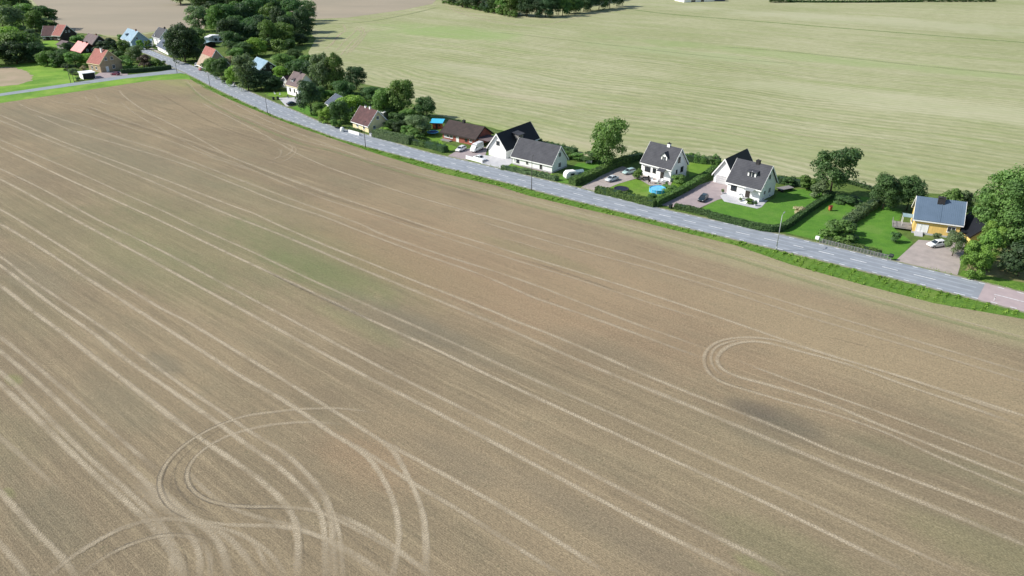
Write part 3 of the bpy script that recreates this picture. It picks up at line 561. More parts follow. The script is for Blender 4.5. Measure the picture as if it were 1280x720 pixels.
ribbon([(40, 735), (100, 690), (165, 655), (225, 650), (300, 668), (345, 700), (362, 740)], .9, .45); ribbon([(225, 580), (262, 618), (300, 640), (355, 655), (410, 662)], .9, .4)
ribbon([(190, 600), (230, 640), (285, 672), (320, 715), (330, 740)], 1.2, .45); ribbon([(345, 560), (385, 596), (412, 640), (420, 700), (420, 740)], .8, .4); ribbon([(205, 655), (215, 690), (214, 740)], 1.0, .5)
ribbon([(300, 523), (262, 545), (228, 572), (212, 600), (216, 620)], .3, .7, 1); ribbon([(232, 560), (218, 588), (222, 612), (244, 634), (280, 645)], .35, .5, 1); ribbon([(360, 640), (372, 668), (374, 735)], .3, .4, 1, off=.5)
# right-hand loop
ol = [(1280, 524), (1134, 474), (1040, 446), (990, 431), (960, 424), (930, 422), (898, 427), (881, 441), (881, 460), (898, 477), (936, 489), (983, 503), (1044, 519), (1110, 543), (1186, 578), (1330, 638)]
il = [(1280, 534), (1205, 507), (1134, 483), (1063, 457), (997, 439), (960, 429), (935, 427), (912, 432), (896, 446), (899, 459), (917, 470), (969, 484), (1035, 505), (1110, 536), (1205, 573), (1330, 623)]
ribbon(ol, .8, .55); ribbon(il, .95, .62); ribbon([(960, 424), (925, 425), (895, 434), (888, 448), (893, 463), (915, 477)], .7, .55)
ribbon(ol[6:12], .24, .55, 1, off=.4); ribbon(il[7:11], .22, .5, 1, off=.35); ribbon(ol[0:4], .3, .35, 1, off=.5)
ribbon([(915, 450), (924, 451), (989, 478), (1056, 500), (1129, 527), (1205, 555), (1330, 603)], .8, .55)
# small loop
for q, s_ in (([(322, 199), (355, 196), (366, 186), (357, 180), (325, 172)], .45), ([(325, 203), (345, 199), (352, 190), (343, 183)], .35), ([(310, 201), (350, 203), (370, 190), (362, 178)], .3)): ribbon(q, .7, s_)
# headland runs beside the road
ribbon([(232, 103), (255, 124), (300, 148), (370, 178), (415, 189), (500, 215), (620, 246), (700, 267), (800, 292), (900, 318), (1019, 355), (1138, 389), (1300, 432)], 1.8, .5, 2)
ribbon([(232, 100), (255, 122), (300, 144), (370, 173), (420, 186), (500, 211), (620, 241), (700, 261), (800, 286), (900, 313), (1019, 349), (1138, 384), (1300, 428)], .8, .5)
ribbon([(250, 128), (325, 166), (387, 200), (475, 232), (550, 255), (620, 274), (695, 295), (775, 316), (860, 342), (900, 353), (1048, 398), (1330, 481)], W, .5)
ribbon([(600, 277), (712, 310), (812, 336), (900, 362), (1019, 400), (1138, 434), (1330, 493)], W, .42)
ribbon([(245, 103), (290, 128), (325, 147), (375, 168), (470, 204)], W, .45)
ribbon([(200, 118), (262, 152), (305, 170), (340, 180)], 1.0, .25, 3)
ribbon([(625, 298), (640, 301), (658, 306), (672, 311), (692, 316)], .5, .6)
ribbon([(1020, 418), (1060, 428), (1085, 434), (1112, 445)], .5, .5, 1)
ribbon([(118, 118), (128, 129), (145, 133)], .8, .4); ribbon([(105, 120), (112, 128)], .8, .4)
tro = TR.build('wheel_tracks', ['track', 'track_dark', 'track_green', 'track_brown'], fix=False)
uvl = tro.data.uv_layers.new(name='UVMap'); uvl.data.foreach_set('uv', [x for q in TUV for x in q])
at = tro.data.attributes.new('strength', 'FLOAT', 'CORNER'); at.data.foreach_set('value', TST)
tag(tro, kind='structure')
# marks in the far meadow
TR = MB(); TUV = []; TST = []; tz = [0.05]
def fribbon(*a, **k): ribbon(*a, **k)
ribbon([(775, 10), (830, 17), (900, 23), (1000, 31), (1150, 43), (1330, 57)], 4.0, .9, 4)
ribbon([(900, 58), (1000, 66), (1150, 82), (1300, 96)], 5, .4, 2); ribbon([(620, 40), (760, 56), (900, 72), (1000, 80)], 3.5, .35, 2)
ribbon([(560, 10), (590, 21), (640, 30), (680, 31), (720, 22), (760, 15), (800, 11)], 2.6, .75); ribbon([(560, 7), (590, 17), (650, 26)], 2.2, .6)
ribbon([(400, 26), (450, 24), (500, 16), (548, 6)], 2, .6); ribbon([(400, 30), (450, 28), (500, 20), (548, 9)], 4, .6, 2)
for k, (a, b_, c_, d_) in enumerate([((412, 58), (424, 44), (432, 38), (428, 30)), ((437, 66), (452, 50), (462, 38), (480, 36)), ((395, 56), (405, 48), (415, 42), (430, 44)), ((425, 70), (440, 52), (452, 42), (445, 33)), ((432, 68), (448, 50), (456, 40), (450, 33)), ((405, 62), (415, 55), (430, 40), (470, 40)), ((420, 64), (430, 52), (445, 36), (420, 33))]): ribbon([a, b_, c_, d_], 1.4, .55)
for k in range(16):
    y = 30 + k * 7.0 + rnd.uniform(-2, 2); x0 = 440 + k * 9 + rnd.uniform(-40, 250); x1 = x0 + rnd.uniform(150, 500)
    sl_ = (y + 105) / (x0 + 750); ribbon([(x0, y), (x0 * .5 + x1 * .5, y + (x1 - x0) * .5 * sl_), (x1, y + (x1 - x0) * sl_)], rnd.uniform(.7, 1.3), rnd.uniform(.25, .5), 2 if k % 2 else 0)
for q in ([(1010, 213), (1090, 226), (1200, 243)], [(440, 103), (520, 137), (560, 148)], [(560, 150), (640, 170), (690, 183)]): ribbon(q, 2.5, .45, 2)
tro = TR.build('meadow_marks', ['track', 'track_dark', 'track_green', 'track_brown', 'strip_green'], fix=False)
uvl = tro.data.uv_layers.new(name='UVMap'); uvl.data.foreach_set('uv', [x for q in TUV for x in q])
at = tro.data.attributes.new('strength', 'FLOAT', 'CORNER'); at.data.foreach_set('value', TST); tag(tro, kind='structure')

# ------------------------------------------------------------------ plants
def finish_leaves(name, V, T, m, parent=None, extra=None):
    """V: list of leaf quads (4 points each), T: tone per quad"""
    me = bpy.data.meshes.new(name); n = len(V)
    vs = [c for q in V for p in q for c in p]
    me.vertices.add(4 * n); me.vertices.foreach_set('co', vs); me.loops.add(4 * n); me.loops.foreach_set('vertex_index', list(range(4 * n)))
    me.polygons.add(n); me.polygons.foreach_set('loop_start', list(range(0, 4 * n, 4))); me.polygons.foreach_set('loop_total', [4] * n)
    me.update(calc_edges=True); me.materials.append(M[m])
    a = me.attributes.new('tone', 'FLOAT', 'FACE'); a.data.foreach_set('value', T)
    o = bpy.data.objects.new(name, me)
    col.objects.link(o)
    if parent: o.parent = parent
    return o
def leaf_quad(p, nrm, s, r):
    nrm = nrm.normalized() if nrm.length > 1e-6 else Vector((0, 0, 1)); a = nrm.orthogonal().normalized(); b = nrm.cross(a); t = r.uniform(0, 6.28)
    u = (a * math.cos(t) + b * math.sin(t)) * s; v = (b * math.cos(t) - a * math.sin(t)) * s * r.uniform(.55, .9)
    return (p - u - v * .6, p + u * .4 - v, p + u + v * .5, p - u * .5 + v)
def rvec(r):
    while True:
        v = Vector((r.uniform(-1, 1), r.uniform(-1, 1), r.uniform(-1, 1)))
        if .05 < v.length < 1: return v.normalized()
def crown_data(kind, seed, n, ls):
    """leaf quads for a crown of unit height: z from ~.0 to 1, radius ~.5"""
    r = random.Random(seed); lobes = []
    if kind == 'oak':
        for i in range(46):
            z = r.uniform(.10, .90); k = math.sqrt(max(.05, 1 - ((z - .46) / .50) ** 2)); t = i * 2.4 + r.uniform(-.5, .5); d = r.uniform(.75, 1) * .37 * k
            lobes.append((Vector((d * math.cos(t), d * math.sin(t), z)), r.uniform(.085, .13)))
        for z in (.3, .5, .7): lobes.append((Vector((0, 0, z)), .27))
    elif kind == 'broad':
        for i in range(24):
            z = r.uniform(.13, .87); k = math.sqrt(max(.05, 1 - ((z - .46) / .52) ** 2)); t = i * 2.4 + r.uniform(-.5, .5); d = r.uniform(.65, 1) * .34 * k
            lobes.append((Vector((d * math.cos(t), d * math.sin(t), z)), r.uniform(.11, .18)))
        lobes.append((Vector((0, 0, .5)), .27)); lobes.append((Vector((0, 0, .78)), .19))
    elif kind == 'tall':
        for i in range(26):
            z = r.uniform(.10, .93); k = math.sqrt(max(.04, 1 - ((z - .45) / .56) ** 2)); t = i * 2.4 + r.uniform(-.5, .5); d = r.uniform(.6, 1) * .30 * k
            lobes.append((Vector((d * math.cos(t), d * math.sin(t), z)), r.uniform(.09, .15)))
        lobes.append((Vector((0, 0, .4)), .25)); lobes.append((Vector((0, 0, .65)), .2)); lobes.append((Vector((0, 0, .9)), .09))
    elif kind == 'spread':
        for i in range(26):
            z = r.uniform(.27, .88); t = i * 2.4 + r.uniform(-.5, .5); d = r.uniform(.15, .40) * math.sqrt(max(.1, 1 - ((z - .58) / .42) ** 2))
            lobes.append((Vector((d * math.cos(t), d * math.sin(t), z)), r.uniform(.09, .15)))
    elif kind == 'cone':
        for i in range(20):
            z = r.uniform(.05, .93); t = r.uniform(0, 6.28); d = r.uniform(.5, 1) * .30 * (1 - z * .85)
            lobes.append((Vector((d * math.cos(t), d * math.sin(t), z)), .06 + .13 * (1 - z)))
    elif kind == 'egg':
        for i in range(26):
            z = r.uniform(.06, .92); k = math.sqrt(max(.05, 1 - ((z - .42) / .55) ** 2)); t = r.uniform(0, 6.28); d = .33 * k * r.uniform(.8, 1)
            lobes.append((Vector((d * math.cos(t), d * math.sin(t), z)), r.uniform(.10, .15)))
    else:   # bush
        for i in range(12):
            z = r.uniform(.12, .75); k = math.sqrt(max(.1, 1 - (z / 1.0) ** 2)); t = r.uniform(0, 6.28); d = r.uniform(.2, 1) * .34 * k
            lobes.append((Vector((d * math.cos(t), d * math.sin(t), z)), r.uniform(.13, .22)))
    lt = [r.uniform(-.25, .25) for _ in lobes]; ws = [l[1] ** 2 for l in lobes]; V = []; T = []
    for _ in range(n):
        j = r.choices(range(len(lobes)), ws)[0]; c, R_ = lobes[j]; d = rvec(r)
        if r.random() < .7: d.z = abs(d.z) * .9 + .05
        rr = R_ * (r.uniform(.78, 1.08) if r.random() < .8 else r.uniform(.2, .8))
        k = noise.noise(d * 2.1 + Vector((seed, j, 0))); rr *= 1 + .28 * k
        p = c + d * rr
        if p.z < .005: continue
        nrm = d * 1.1 + rvec(r) * .8 + Vector((0, 0, .25))
        V.append(leaf_quad(p, nrm, ls * r.uniform(.6, 1.25), r)); T.append(min(1, max(0, .5 + lt[j] + r.uniform(-.3, .3))))
    return V, T
def trunk_mb(kind, seed, top):
    r = random.Random(seed + 99); mb = MB(); p = Vector((0, 0, -.01)); rad = .022; q = Vector((r.uniform(-.02, .02), r.uniform(-.02, .02), top))
    mb.tube(p, q, rad, rad * .65, 7); mb.tube(q, q + Vector((0.01, 0.01, .28)), rad * .65, rad * .2, 6)
    for i in range(6):
        t = i * 1.05 + r.uniform(-.3, .3); s = q + Vector((0, 0, r.uniform(-.06, .2))); e = s + Vector((math.cos(t) * .22, math.sin(t) * .22, r.uniform(.12, .25)))
        mb.tube(s, e, rad * .45, rad * .12, 5, cap=False)
    return mb
PROTO = {}
def tree_meshes(kind, seed, leaf):
    key = (kind, seed, leaf)
    if key in PROTO: return PROTO[key]
    base = (kind, seed)
    if base not in PROTO:
        N = {'oak': 24000, 'broad': 9000, 'tall': 8500, 'spread': 7500, 'cone': 4200, 'egg': 8500, 'bush': 2600}[kind]; S = {'oak': .0135, 'broad': .019, 'tall': .018, 'spread': .0175, 'cone': .022, 'egg': .021, 'bush': .034}[kind]
        V, T = crown_data(kind, seed, N, S); o = finish_leaves('crown', V, T, 'leaf_' + leaf); me = o.data; bpy.data.objects.remove(o)
        tb = trunk_mb(kind, seed, {'oak': .2, 'broad': .26, 'tall': .2, 'spread': .32}.get(kind, .12)); t = tb.build('trunk', 'bark', smooth=True); tm = t.data; bpy.data.objects.remove(t)
        PROTO[base] = (me, tm)
    me, tm = PROTO[base]; c = me.copy(); c.materials[0] = M['leaf_' + leaf]; PROTO[key] = (c, tm); return PROTO[key]
def tree(px, py, ytop, wpx, kind, leaf, name, label, cat='tree', group=None, seed=None, hh=None):
    g = G(px, py); h = hh or tall(px, py, ytop); wd = wpx * mpp(px, py)
    seed = (int(px * 7 + py * 3) % 3) if seed is None else seed
    cm, tm = tree_meshes(kind, seed, leaf)
    t = thing(name, label, cat, g, group=group)
    rz = rnd.uniform(0, 6.28)
    c = bpy.data.objects.new('crown', cm); t_ = bpy.data.objects.new('trunk' if kind in ('oak', 'broad', 'tall', 'spread', 'cone') else 'stem', tm)
    sxy = wd / {'oak': .90, 'broad': .84, 'tall': .74, 'spread': .90, 'cone': .66, 'egg': .84, 'bush': .90}[kind]
    for o in (c, t_):
        col.objects.link(o); o.parent = t; o.rotation_euler = (0, 0, rz); o.scale = (sxy, sxy, h)
    return t
GW = 'trees of the wood behind the village'; GT = 'garden trees along the road'; GB = 'garden shrubs'; GF = 'trees at the farm'
TREES = [
 # right-hand end
 (1255, 300, 207, 92, 'oak', 'hedge', 'large_tree', 'huge spreading green tree at the right edge behind the small yellow shed', GT),
 (1302, 292, 212, 80, 'oak', 'hedge', 'large_tree', 'big green tree cut off by the right edge of the view', GT),
 (1253, 299, 250, 36, 'broad', 'grey', 'olive_tree', 'olive green tree in front of the huge tree, above the round bush', GT),
 (1256, 309, 283, 27, 'egg', 'mid', 'round_bush', 'round bright green bush under the olive tree by the yellow shed', GB),
 (1222, 333, 286, 36, 'egg', 'fresh', 'clipped_bush', 'tall domed green bush nearest the yellow shed beside the gravel yard', GB),
 (1212, 345, 303, 32, 'egg', 'fresh', 'clipped_bush', 'domed green bush at the roadside corner of the gravel yard', GB),
 (1233, 320, 279, 32, 'egg', 'fresh', 'clipped_bush', 'domed green bush behind the other two, right of the gravel yard', GB),
 (1272, 345, 296, 50, 'bush', 'vdark', 'dark_shrub', 'dark shrub in the shade right of the domed bushes', GB),
 (1103, 262, 218, 36, 'broad', 'dark', 'garden_tree', 'left tree of the dark pair behind the lawn left of the yellow house', GT),
 (1133, 263, 221, 36, 'broad', 'dark', 'garden_tree', 'right tree of the dark pair next to the yellow house', GT),
 (1186, 262, 232, 30, 'bush', 'mid', 'garden_shrub', 'green shrubs peeping over the ridge of the yellow house', GB),
 (1204, 262, 236, 26, 'bush', 'grey', 'garden_shrub', 'grey green shrub between the yellow house and the huge tree', GB),
 (1190, 320, 290, 29, 'spread', 'grey', 'small_tree', 'small grey green tree on the gravel yard beside the parked white car', GT),
 (1037, 247, 183, 60, 'spread', 'dark', 'garden_tree', 'dark tree with a bare trunk at the field edge right of the white garage house', GT),
 (1024, 246, 222, 26, 'bush', 'grey', 'garden_shrub', 'pale shrub at the foot of the dark field-edge tree', GB),
 (1008, 238, 217, 24, 'bush', 'mid', 'garden_shrub', 'green shrub left of the dark field-edge tree', GB),
 (1060, 254, 243, 34, 'bush', 'dark', 'low_shrub', 'low dark shrub island on the lawn behind the red garden box', GB),
 (1048, 299, 271, 46, 'bush', 'hedge', 'large_shrub', 'large loose shrub on the lawn by the roadside fence', GB),
 (1062, 293, 277, 20, 'bush', 'dark', 'garden_shrub', 'dark shrub just right of the large loose shrub', GB),
 (998, 268, 258, 18, 'bush', 'beige', 'dry_bush', 'beige dried-out bush on the lawn inside the clipped hedge', GB),
 (759, 209, 147, 46, 'broad', 'mid', 'garden_tree', 'lone tall round green tree between the long white house and the dormered house', GT),
 (740, 203, 190, 30, 'bush', 'dark', 'garden_shrub', 'dark shrub left of the lone tall round tree', GB),
 (722, 200, 190, 20, 'bush', 'mid', 'garden_shrub', 'green shrub behind the small lawn of the long white house', GB),
 (706, 199, 188, 22, 'bush', 'mid', 'garden_shrub', 'green shrub right behind the long white house', GB),
 (798, 224, 209, 15, 'bush', 'mid', 'round_shrub', 'rounded shrub at the left front corner of the dormered house', GB),
 (848, 230, 218, 22, 'bush', 'mid', 'garden_shrub', 'shrub against the gable of the dormered house', GB),
 (836, 240, 231, 22, 'bush', 'mid', 'garden_shrub', 'shrub right of the light blue swimming pool', GB),
 (816, 248, 241, 14, 'bush', 'dark', 'round_shrub', 'small dark shrub below the light blue swimming pool', GB),
 (862, 199, 190, 20, 'bush', 'mid', 'garden_shrub', 'shrub behind the dormered house at the field edge', GB),
 (890, 204, 194, 22, 'bush', 'grey', 'garden_shrub', 'grey green shrub left of the white garage at the field edge', GB),
 (937, 254, 247, 14, 'bush', 'hedge', 'flower_bush', 'low bush under the porch window of the white house with the black chimney', GB),
 (985, 232, 220, 18, 'bush', 'dark', 'garden_shrub', 'dark shrub behind the lawn right of the white house with the black chimney', GB),
 (1169, 303, 290, 12, 'bush', 'grey', 'porch_bush', 'small pale bush at the steps of the yellow house', GB),
 (1118, 303, 290, 16, 'bush', 'dark', 'porch_bush', 'dark bush beside the deck of the yellow house', GB),
 # middle
 (503, 147, 98, 33, 'broad', 'mid', 'garden_tree', 'tall square-topped green tree behind the dark red roofed cottage', GT),
 (480, 147, 109, 28, 'broad', 'mid', 'garden_tree', 'green tree left of the tall square-topped tree', GT),
 (533, 152, 121, 26, 'broad', 'dark', 'garden_tree', 'dark tree left of the turquoise playhouse', GT),
 (522, 168, 143, 32, 'broad', 'grey', 'garden_tree', 'grey green tree in the garden behind the long hedge', GT),
 (516, 175, 160, 26, 'bush', 'mid', 'garden_shrub', 'shrub below the grey green tree at the hedge', GB),
 (497, 158, 140, 28, 'bush', 'dark', 'garden_shrub', 'dark shrub right of the dark red roofed cottage', GB),
 (482, 168, 158, 16, 'bush', 'yellow', 'garden_shrub', 'yellow green shrub by the right gable of the dark red roofed cottage', GB),
 (541, 157, 148, 14, 'bush', 'yellow', 'garden_shrub', 'light green shrub in front of the turquoise playhouse', GB),
 (446, 112, 82, 26, 'broad', 'vdark', 'dark_tree', 'dark round tree at the field edge right of the twin poplars', GT),
 (421, 118, 66, 26, 'tall', 'mid', 'tall_tree', 'right one of the two tallest trees right of the pink-brown roofed house', GT),
 (404, 118, 68, 28, 'tall', 'grey', 'tall_tree', 'left one of the two tallest trees right of the pink-brown roofed house', GT),
 (432, 130, 100, 30, 'broad', 'dark', 'garden_tree', 'dark tree behind the slate roofed shed', GT),
 (389, 143, 101, 32, 'tall', 'vdark', 'dark_tree', 'dark tree hiding the right side of the pink-brown roofed house', GT),
 (401, 148, 128, 20, 'broad', 'mid', 'garden_tree', 'small green tree between the dark tree and the slate roofed shed', GT),
 (408, 153, 134, 20, 'egg', 'yellow', 'garden_shrub', 'light green shrub at the roadside below the slate roofed shed', GB),
 (426, 155, 124, 24, 'broad', 'dark', 'garden_tree', 'dark tree at the right end of the slate roofed shed', GT),
 (441, 145, 118, 36, 'broad', 'yellow', 'garden_tree', 'broad light green tree behind the left end of the dark red roofed cottage', GT),
 (420, 160, 148, 16, 'bush', 'mid', 'garden_shrub', 'shrub at the road left of the white gate', GB),
 (468, 130, 108, 26, 'broad', 'dark', 'garden_tree', 'low dark tree at the field edge behind the dark red roofed cottage', GT),
 (355, 88, 66, 30, 'broad', 'mid', 'garden_tree', 'green tree above the house with the pale blue roof', GT),
 (372, 98, 74, 28, 'broad', 'dark', 'garden_tree', 'dark tree behind the pink-brown roofed house', GT),
 (390, 100, 76, 26, 'broad', 'vdark', 'garden_tree', 'dark tree at the field edge left of the twin tall trees', GT),
 (352, 98, 82, 20, 'broad', 'yellow', 'garden_tree', 'light green tree right of the pale blue roof', GT),
 (311, 113, 69, 32, 'tall', 'grey', 'roadside_tree', 'big grey green roadside tree left of the pale blue roof', GT),
 (327, 113, 88, 30, 'broad', 'vdark', 'dark_tree', 'dark tree in deep shade right of the big grey green roadside tree', GT),
 (343, 113, 94, 24, 'broad', 'vdark', 'dark_tree', 'dark tree beside the lawn of the pink-brown roofed house', GT),
 (293, 108, 82, 20, 'broad', 'yellow', 'roadside_tree', 'light green tree left of the big grey green roadside tree', GT),
 (278, 99, 72, 22, 'broad', 'dark', 'roadside_tree', 'dark green roadside tree right of the tan and red roof', GT),
 (268, 93, 72, 22, 'broad', 'mid', 'roadside_tree', 'green tree against the tan and red roof', GT),
 (286, 86, 70, 22, 'broad', 'beige', 'flowering_tree', 'pale beige flowering tree between the green roadside trees', GT),
 (322, 70, 46, 26, 'broad', 'yellow', 'bright_tree', 'bright yellow green tree in the shade of the wood', GT),
 (307, 72, 52, 26, 'broad', 'dark', 'garden_tree', 'dark tree left of the bright yellow green tree', GT),
 (296, 78, 60, 24, 'broad', 'mid', 'garden_tree', 'green tree above the beige flowering tree', GT),
 (291, 64, 38, 26, 'broad', 'dark', 'garden_tree', 'dark tree right of the white L-shaped roof', GT),
 (232, 78, 29, 40, 'broad', 'vdark', 'dark_tree', 'big very dark round tree left of the tan and red roof', GT),
 (246, 74, 34, 32, 'broad', 'dark', 'dark_tree', 'dark tree between the big very dark tree and the white L-shaped roof', GT),
 (222, 70, 40, 24, 'broad', 'dark', 'dark_tree', 'dark tree right of the small white roadside cottage', GT),
 (387, 26, 0, 20, 'tall', 'grey', 'lone_tree', 'lone tree standing right of the wood between two fields', GT),
 # left side
 (136, 71, 48, 30, 'egg', 'vdark', 'dome_tree', 'dark dome-shaped tree behind the brick gable house', GT),
 (158, 71, 50, 17, 'broad', 'mid', 'garden_tree', 'green tree between the dome-shaped tree and the blue roofed house', GT),
 (172, 78, 56, 22, 'broad', 'grey', 'garden_tree', 'grey green tree in the garden inside the clipped side-road hedge', GT),
 (184, 84, 66, 22, 'bush', 'purple', 'purple_shrub', 'purplish dark shrub in the garden inside the side-road hedge', GB),
 (163, 86, 72, 20, 'bush', 'mid', 'garden_shrub', 'green shrub right of the brick gable house', GB),
 (196, 84, 72, 16, 'bush', 'mid', 'garden_shrub', 'green shrub at the right end of the side-road garden', GB),
 (176, 62, 50, 9, 'egg', 'yellow', 'hedge_shrub', 'light green columnar shrub in front of the blue roofed house', GB),
 (186, 62, 50, 9, 'egg', 'mid', 'hedge_shrub', 'darker columnar shrub right of the blue roofed house', GB),
 (152, 52, 42, 10, 'bush', 'mid', 'garden_shrub', 'shrub at the left corner of the blue roofed house', GB),
 (60, 82, 63, 24, 'broad', 'mid', 'garden_tree', 'leftmost green tree of the row below the pink roof', GT),
 (78, 83, 62, 24, 'broad', 'dark', 'garden_tree', 'middle tree of the row below the pink roof', GT),
 (95, 84, 65, 22, 'broad', 'mid', 'garden_tree', 'third tree of the row below the pink roof', GT),
 (110, 83, 67, 18, 'broad', 'yellow', 'garden_tree', 'light tree touching the brick gable house', GT),
 (98, 56, 43, 22, 'bush', 'mid', 'garden_shrub', 'green shrubs left of the pink roof', GB),
 (85, 66, 52, 20, 'bush', 'dark', 'garden_shrub', 'dark shrubs below the grey shed roof', GB),
 (92, 93, 85, 14, 'bush', 'grey', 'garden_shrub', 'pale shrub behind the flat white shed', GB),
 (106, 90, 81, 10, 'bush', 'beige', 'flower_bush', 'pale bush behind the flat white shed', GB),
 (98, 101, 96, 8, 'bush', 'dark', 'garden_shrub', 'dark shrub at the left foot of the flat white shed', GB),
 (60, 37, 6, 32, 'egg', 'dark', 'farm_tree', 'rightmost dome-shaped dark tree behind the farmhouse', GF),
 (32, 38, 4, 32, 'broad', 'mid', 'farm_tree', 'second tree from the right behind the farmhouse', GF),
 (20, 44, 6, 30, 'broad', 'grey', 'farm_tree', 'grey green tree at the left of the farmhouse', GF),
 (46, 40, 12, 22, 'broad', 'mid', 'farm_tree', 'green tree pressed between the two big farm trees', GF),
 (4, 34, -4, 30, 'broad', 'mid', 'farm_tree', 'tree at the very left edge above the others', GF),
 (24, 24, -14, 30, 'broad', 'dark', 'farm_tree', 'tree rising out of the top left corner', GF),
 (8, 74, 32, 46, 'broad', 'yellow', 'farm_tree', 'big light green tree at the left edge above the bright meadow', GF),
 (32, 76, 38, 44, 'broad', 'mid', 'farm_tree', 'green tree in front of the farmhouse', GF),
 (22, 80, 50, 36, 'broad', 'vdark', 'farm_tree', 'very dark tree at the edge of the bright meadow', GF),
 (46, 78, 52, 26, 'broad', 'vdark', 'farm_tree', 'dark tree between the farm and the row of garden trees', GF),
 (-10, 82, 50, 40, 'broad', 'dark', 'farm_tree', 'dark tree half outside the left edge of the view', GF),
 (-14, 58, 22, 40, 'broad', 'mid', 'farm_tree', 'upper tree half outside the left edge of the view', GF),
 (88, 44, 36, 14, 'bush', 'dark', 'garden_shrub', 'dark shrub behind the right gable of the farmhouse', GB),
]
FILL = [(262, 88, 22, 'dark'), (272, 84, 20, 'mid'), (300, 96, 24, 'dark'), (306, 104, 20, 'mid'), (320, 104, 20, 'vdark'), (285, 104, 16, 'mid'), (335, 108, 22, 'vdark'), (346, 108, 18, 'dark'), (333, 62, 24, 'dark'), (350, 68, 24, 'mid'), (370, 76, 22, 'dark'),
 (383, 86, 22, 'mid'), (398, 128, 22, 'dark'), (412, 126, 20, 'mid'), (428, 140, 18, 'dark'), (436, 150, 16, 'mid'), (450, 130, 20, 'mid'), (460, 122, 18, 'dark'), (478, 134, 22, 'mid'), (490, 130, 20, 'dark'), (492, 148, 22, 'dark'), (510, 154, 20, 'mid'), (520, 148, 20, 'dark'), (532, 162, 14, 'mid'),
 (500, 166, 20, 'vdark'), (487, 164, 16, 'dark'), (510, 170, 18, 'mid'), (408, 110, 22, 'dark'), (425, 108, 20, 'mid'), (380, 112, 20, 'dark'), (240, 66, 22, 'vdark'), (228, 62, 22, 'dark'), (214, 60, 14, 'dark'), (255, 70, 16, 'dark'), (292, 68, 20, 'dark'),
 (66, 72, 16, 'mid'), (82, 74, 16, 'dark'), (70, 84, 16, 'mid'), (102, 78, 14, 'dark'), (118, 72, 10, 'mid'), (84, 88, 12, 'dark'), (150, 76, 14, 'dark'), (146, 66, 14, 'vdark'), (167, 70, 12, 'dark'), (158, 82, 14, 'mid'), (170, 88, 10, 'mid'), (190, 84, 12, 'dark'), (204, 84, 10, 'mid'), (124, 66, 10, 'dark'), (140, 58, 12, 'dark'),
 (52, 66, 18, 'dark'), (44, 60, 18, 'mid'), (36, 56, 22, 'dark'), (12, 60, 26, 'mid'), (2, 50, 26, 'dark'), (38, 48, 18, 'vdark'), (10, 12, 26, 'dark'), (-6, 20, 26, 'mid'), (300, 62, 22, 'vdark'), (316, 58, 22, 'dark'), (340, 54, 20, 'vdark'), (362, 62, 20, 'dark'), (378, 56, 18, 'vdark')]
r8 = random.Random(8)
for x, y, wd, lf in FILL:
    k = r8.choice(['bush', 'egg', 'broad']) ; tree(x, y, y - wd * r8.uniform(.6, .95), wd, k, lf, 'thicket_shrub', 'leafy shrub in the thickets between the village houses', 'shrub', 'shrubs filling the thickets of the village')
for a in TREES:
    tree(a[0], a[1], a[2], a[3], a[4], a[5], a[6], a[7], 'shrub' if a[4] == 'bush' or 'bush' in a[6] or 'shrub' in a[6] else 'tree', a[8])
r5 = random.Random(5)
WOOD = []
for row, (y, x0, x1, hpx, stp) in enumerate([(58, 288, 372, 34, 17), (50, 256, 388, 34, 17), (40, 252, 384, 32, 18), (28, 262, 372, 30, 19), (14, 252, 362, 28, 20), (3, 215, 362, 24, 20), (-8, 190, 360, 22, 24)]):
    x = x0 + (row % 2) * stp / 2
    while x < x1:
        WOOD.append((x + r5.uniform(-4, 4), y + r5.uniform(-3, 3), hpx + r5.uniform(-5, 6), r5.uniform(22, 31), r5.choice(['broad', 'tall', 'broad', 'tall']), r5.choice(['dark', 'mid', 'dark', 'vdark', 'grey', 'mid'])))
        x += stp
for x, y, hp, wd, k, lf in WOOD:
    if x < 287 and 44 < y < 72: continue
    tree(x, y, y - hp, wd, k, lf, 'wood_tree', 'leafy tree standing in the dense wood behind the village', 'tree', GW)
for i in range(22):   # the copse at the far side of the meadow
    x = 560 + i * 10 + r5.uniform(-3, 3); y = {0: 4, 1: 7}.get(i, 8 + 14 * math.sin(max(0, min(1, (i - 1) / 11)) * math.pi * .5)) if i < 13 else 23 - (i - 12) * 1.5
    y = min(y, 23)
    tree(x, y + r5.uniform(-1.5, .5), y - r5.uniform(24, 30), r5.uniform(18, 24), 'broad', r5.choice(['vdark', 'dark', 'vdark', 'mid']), 'copse_tree', 'dark tree of the copse at the far side of the pale meadow', 'tree', 'trees of the far copse')
    if 3 < i < 20: tree(x + 4, y - 12, y - 38, 24, 'broad', r5.choice(['vdark', 'dark']), 'copse_tree', 'dark tree of the copse at the far side of the pale meadow', 'tree', 'trees of the far copse')
for i in range(17):
    tree(556 + i * 5.5, 4 + i * 1.15, 0 + i * .8, 9, 'bush', 'mid', 'edge_shrub', 'low green shrub along the near edge of the far copse', 'shrub', 'shrubs along the copse edge')
for x in [965, 972, 979, 986] + list(range(1152, 1245, 8)):
    tree(x, 3.0 - (x > 1100) * .8, -2, 10, 'bush', 'dark', 'far_tree', 'tiny dark tree on the far field boundary at the top of the view', 'tree', 'trees on the far field boundary')
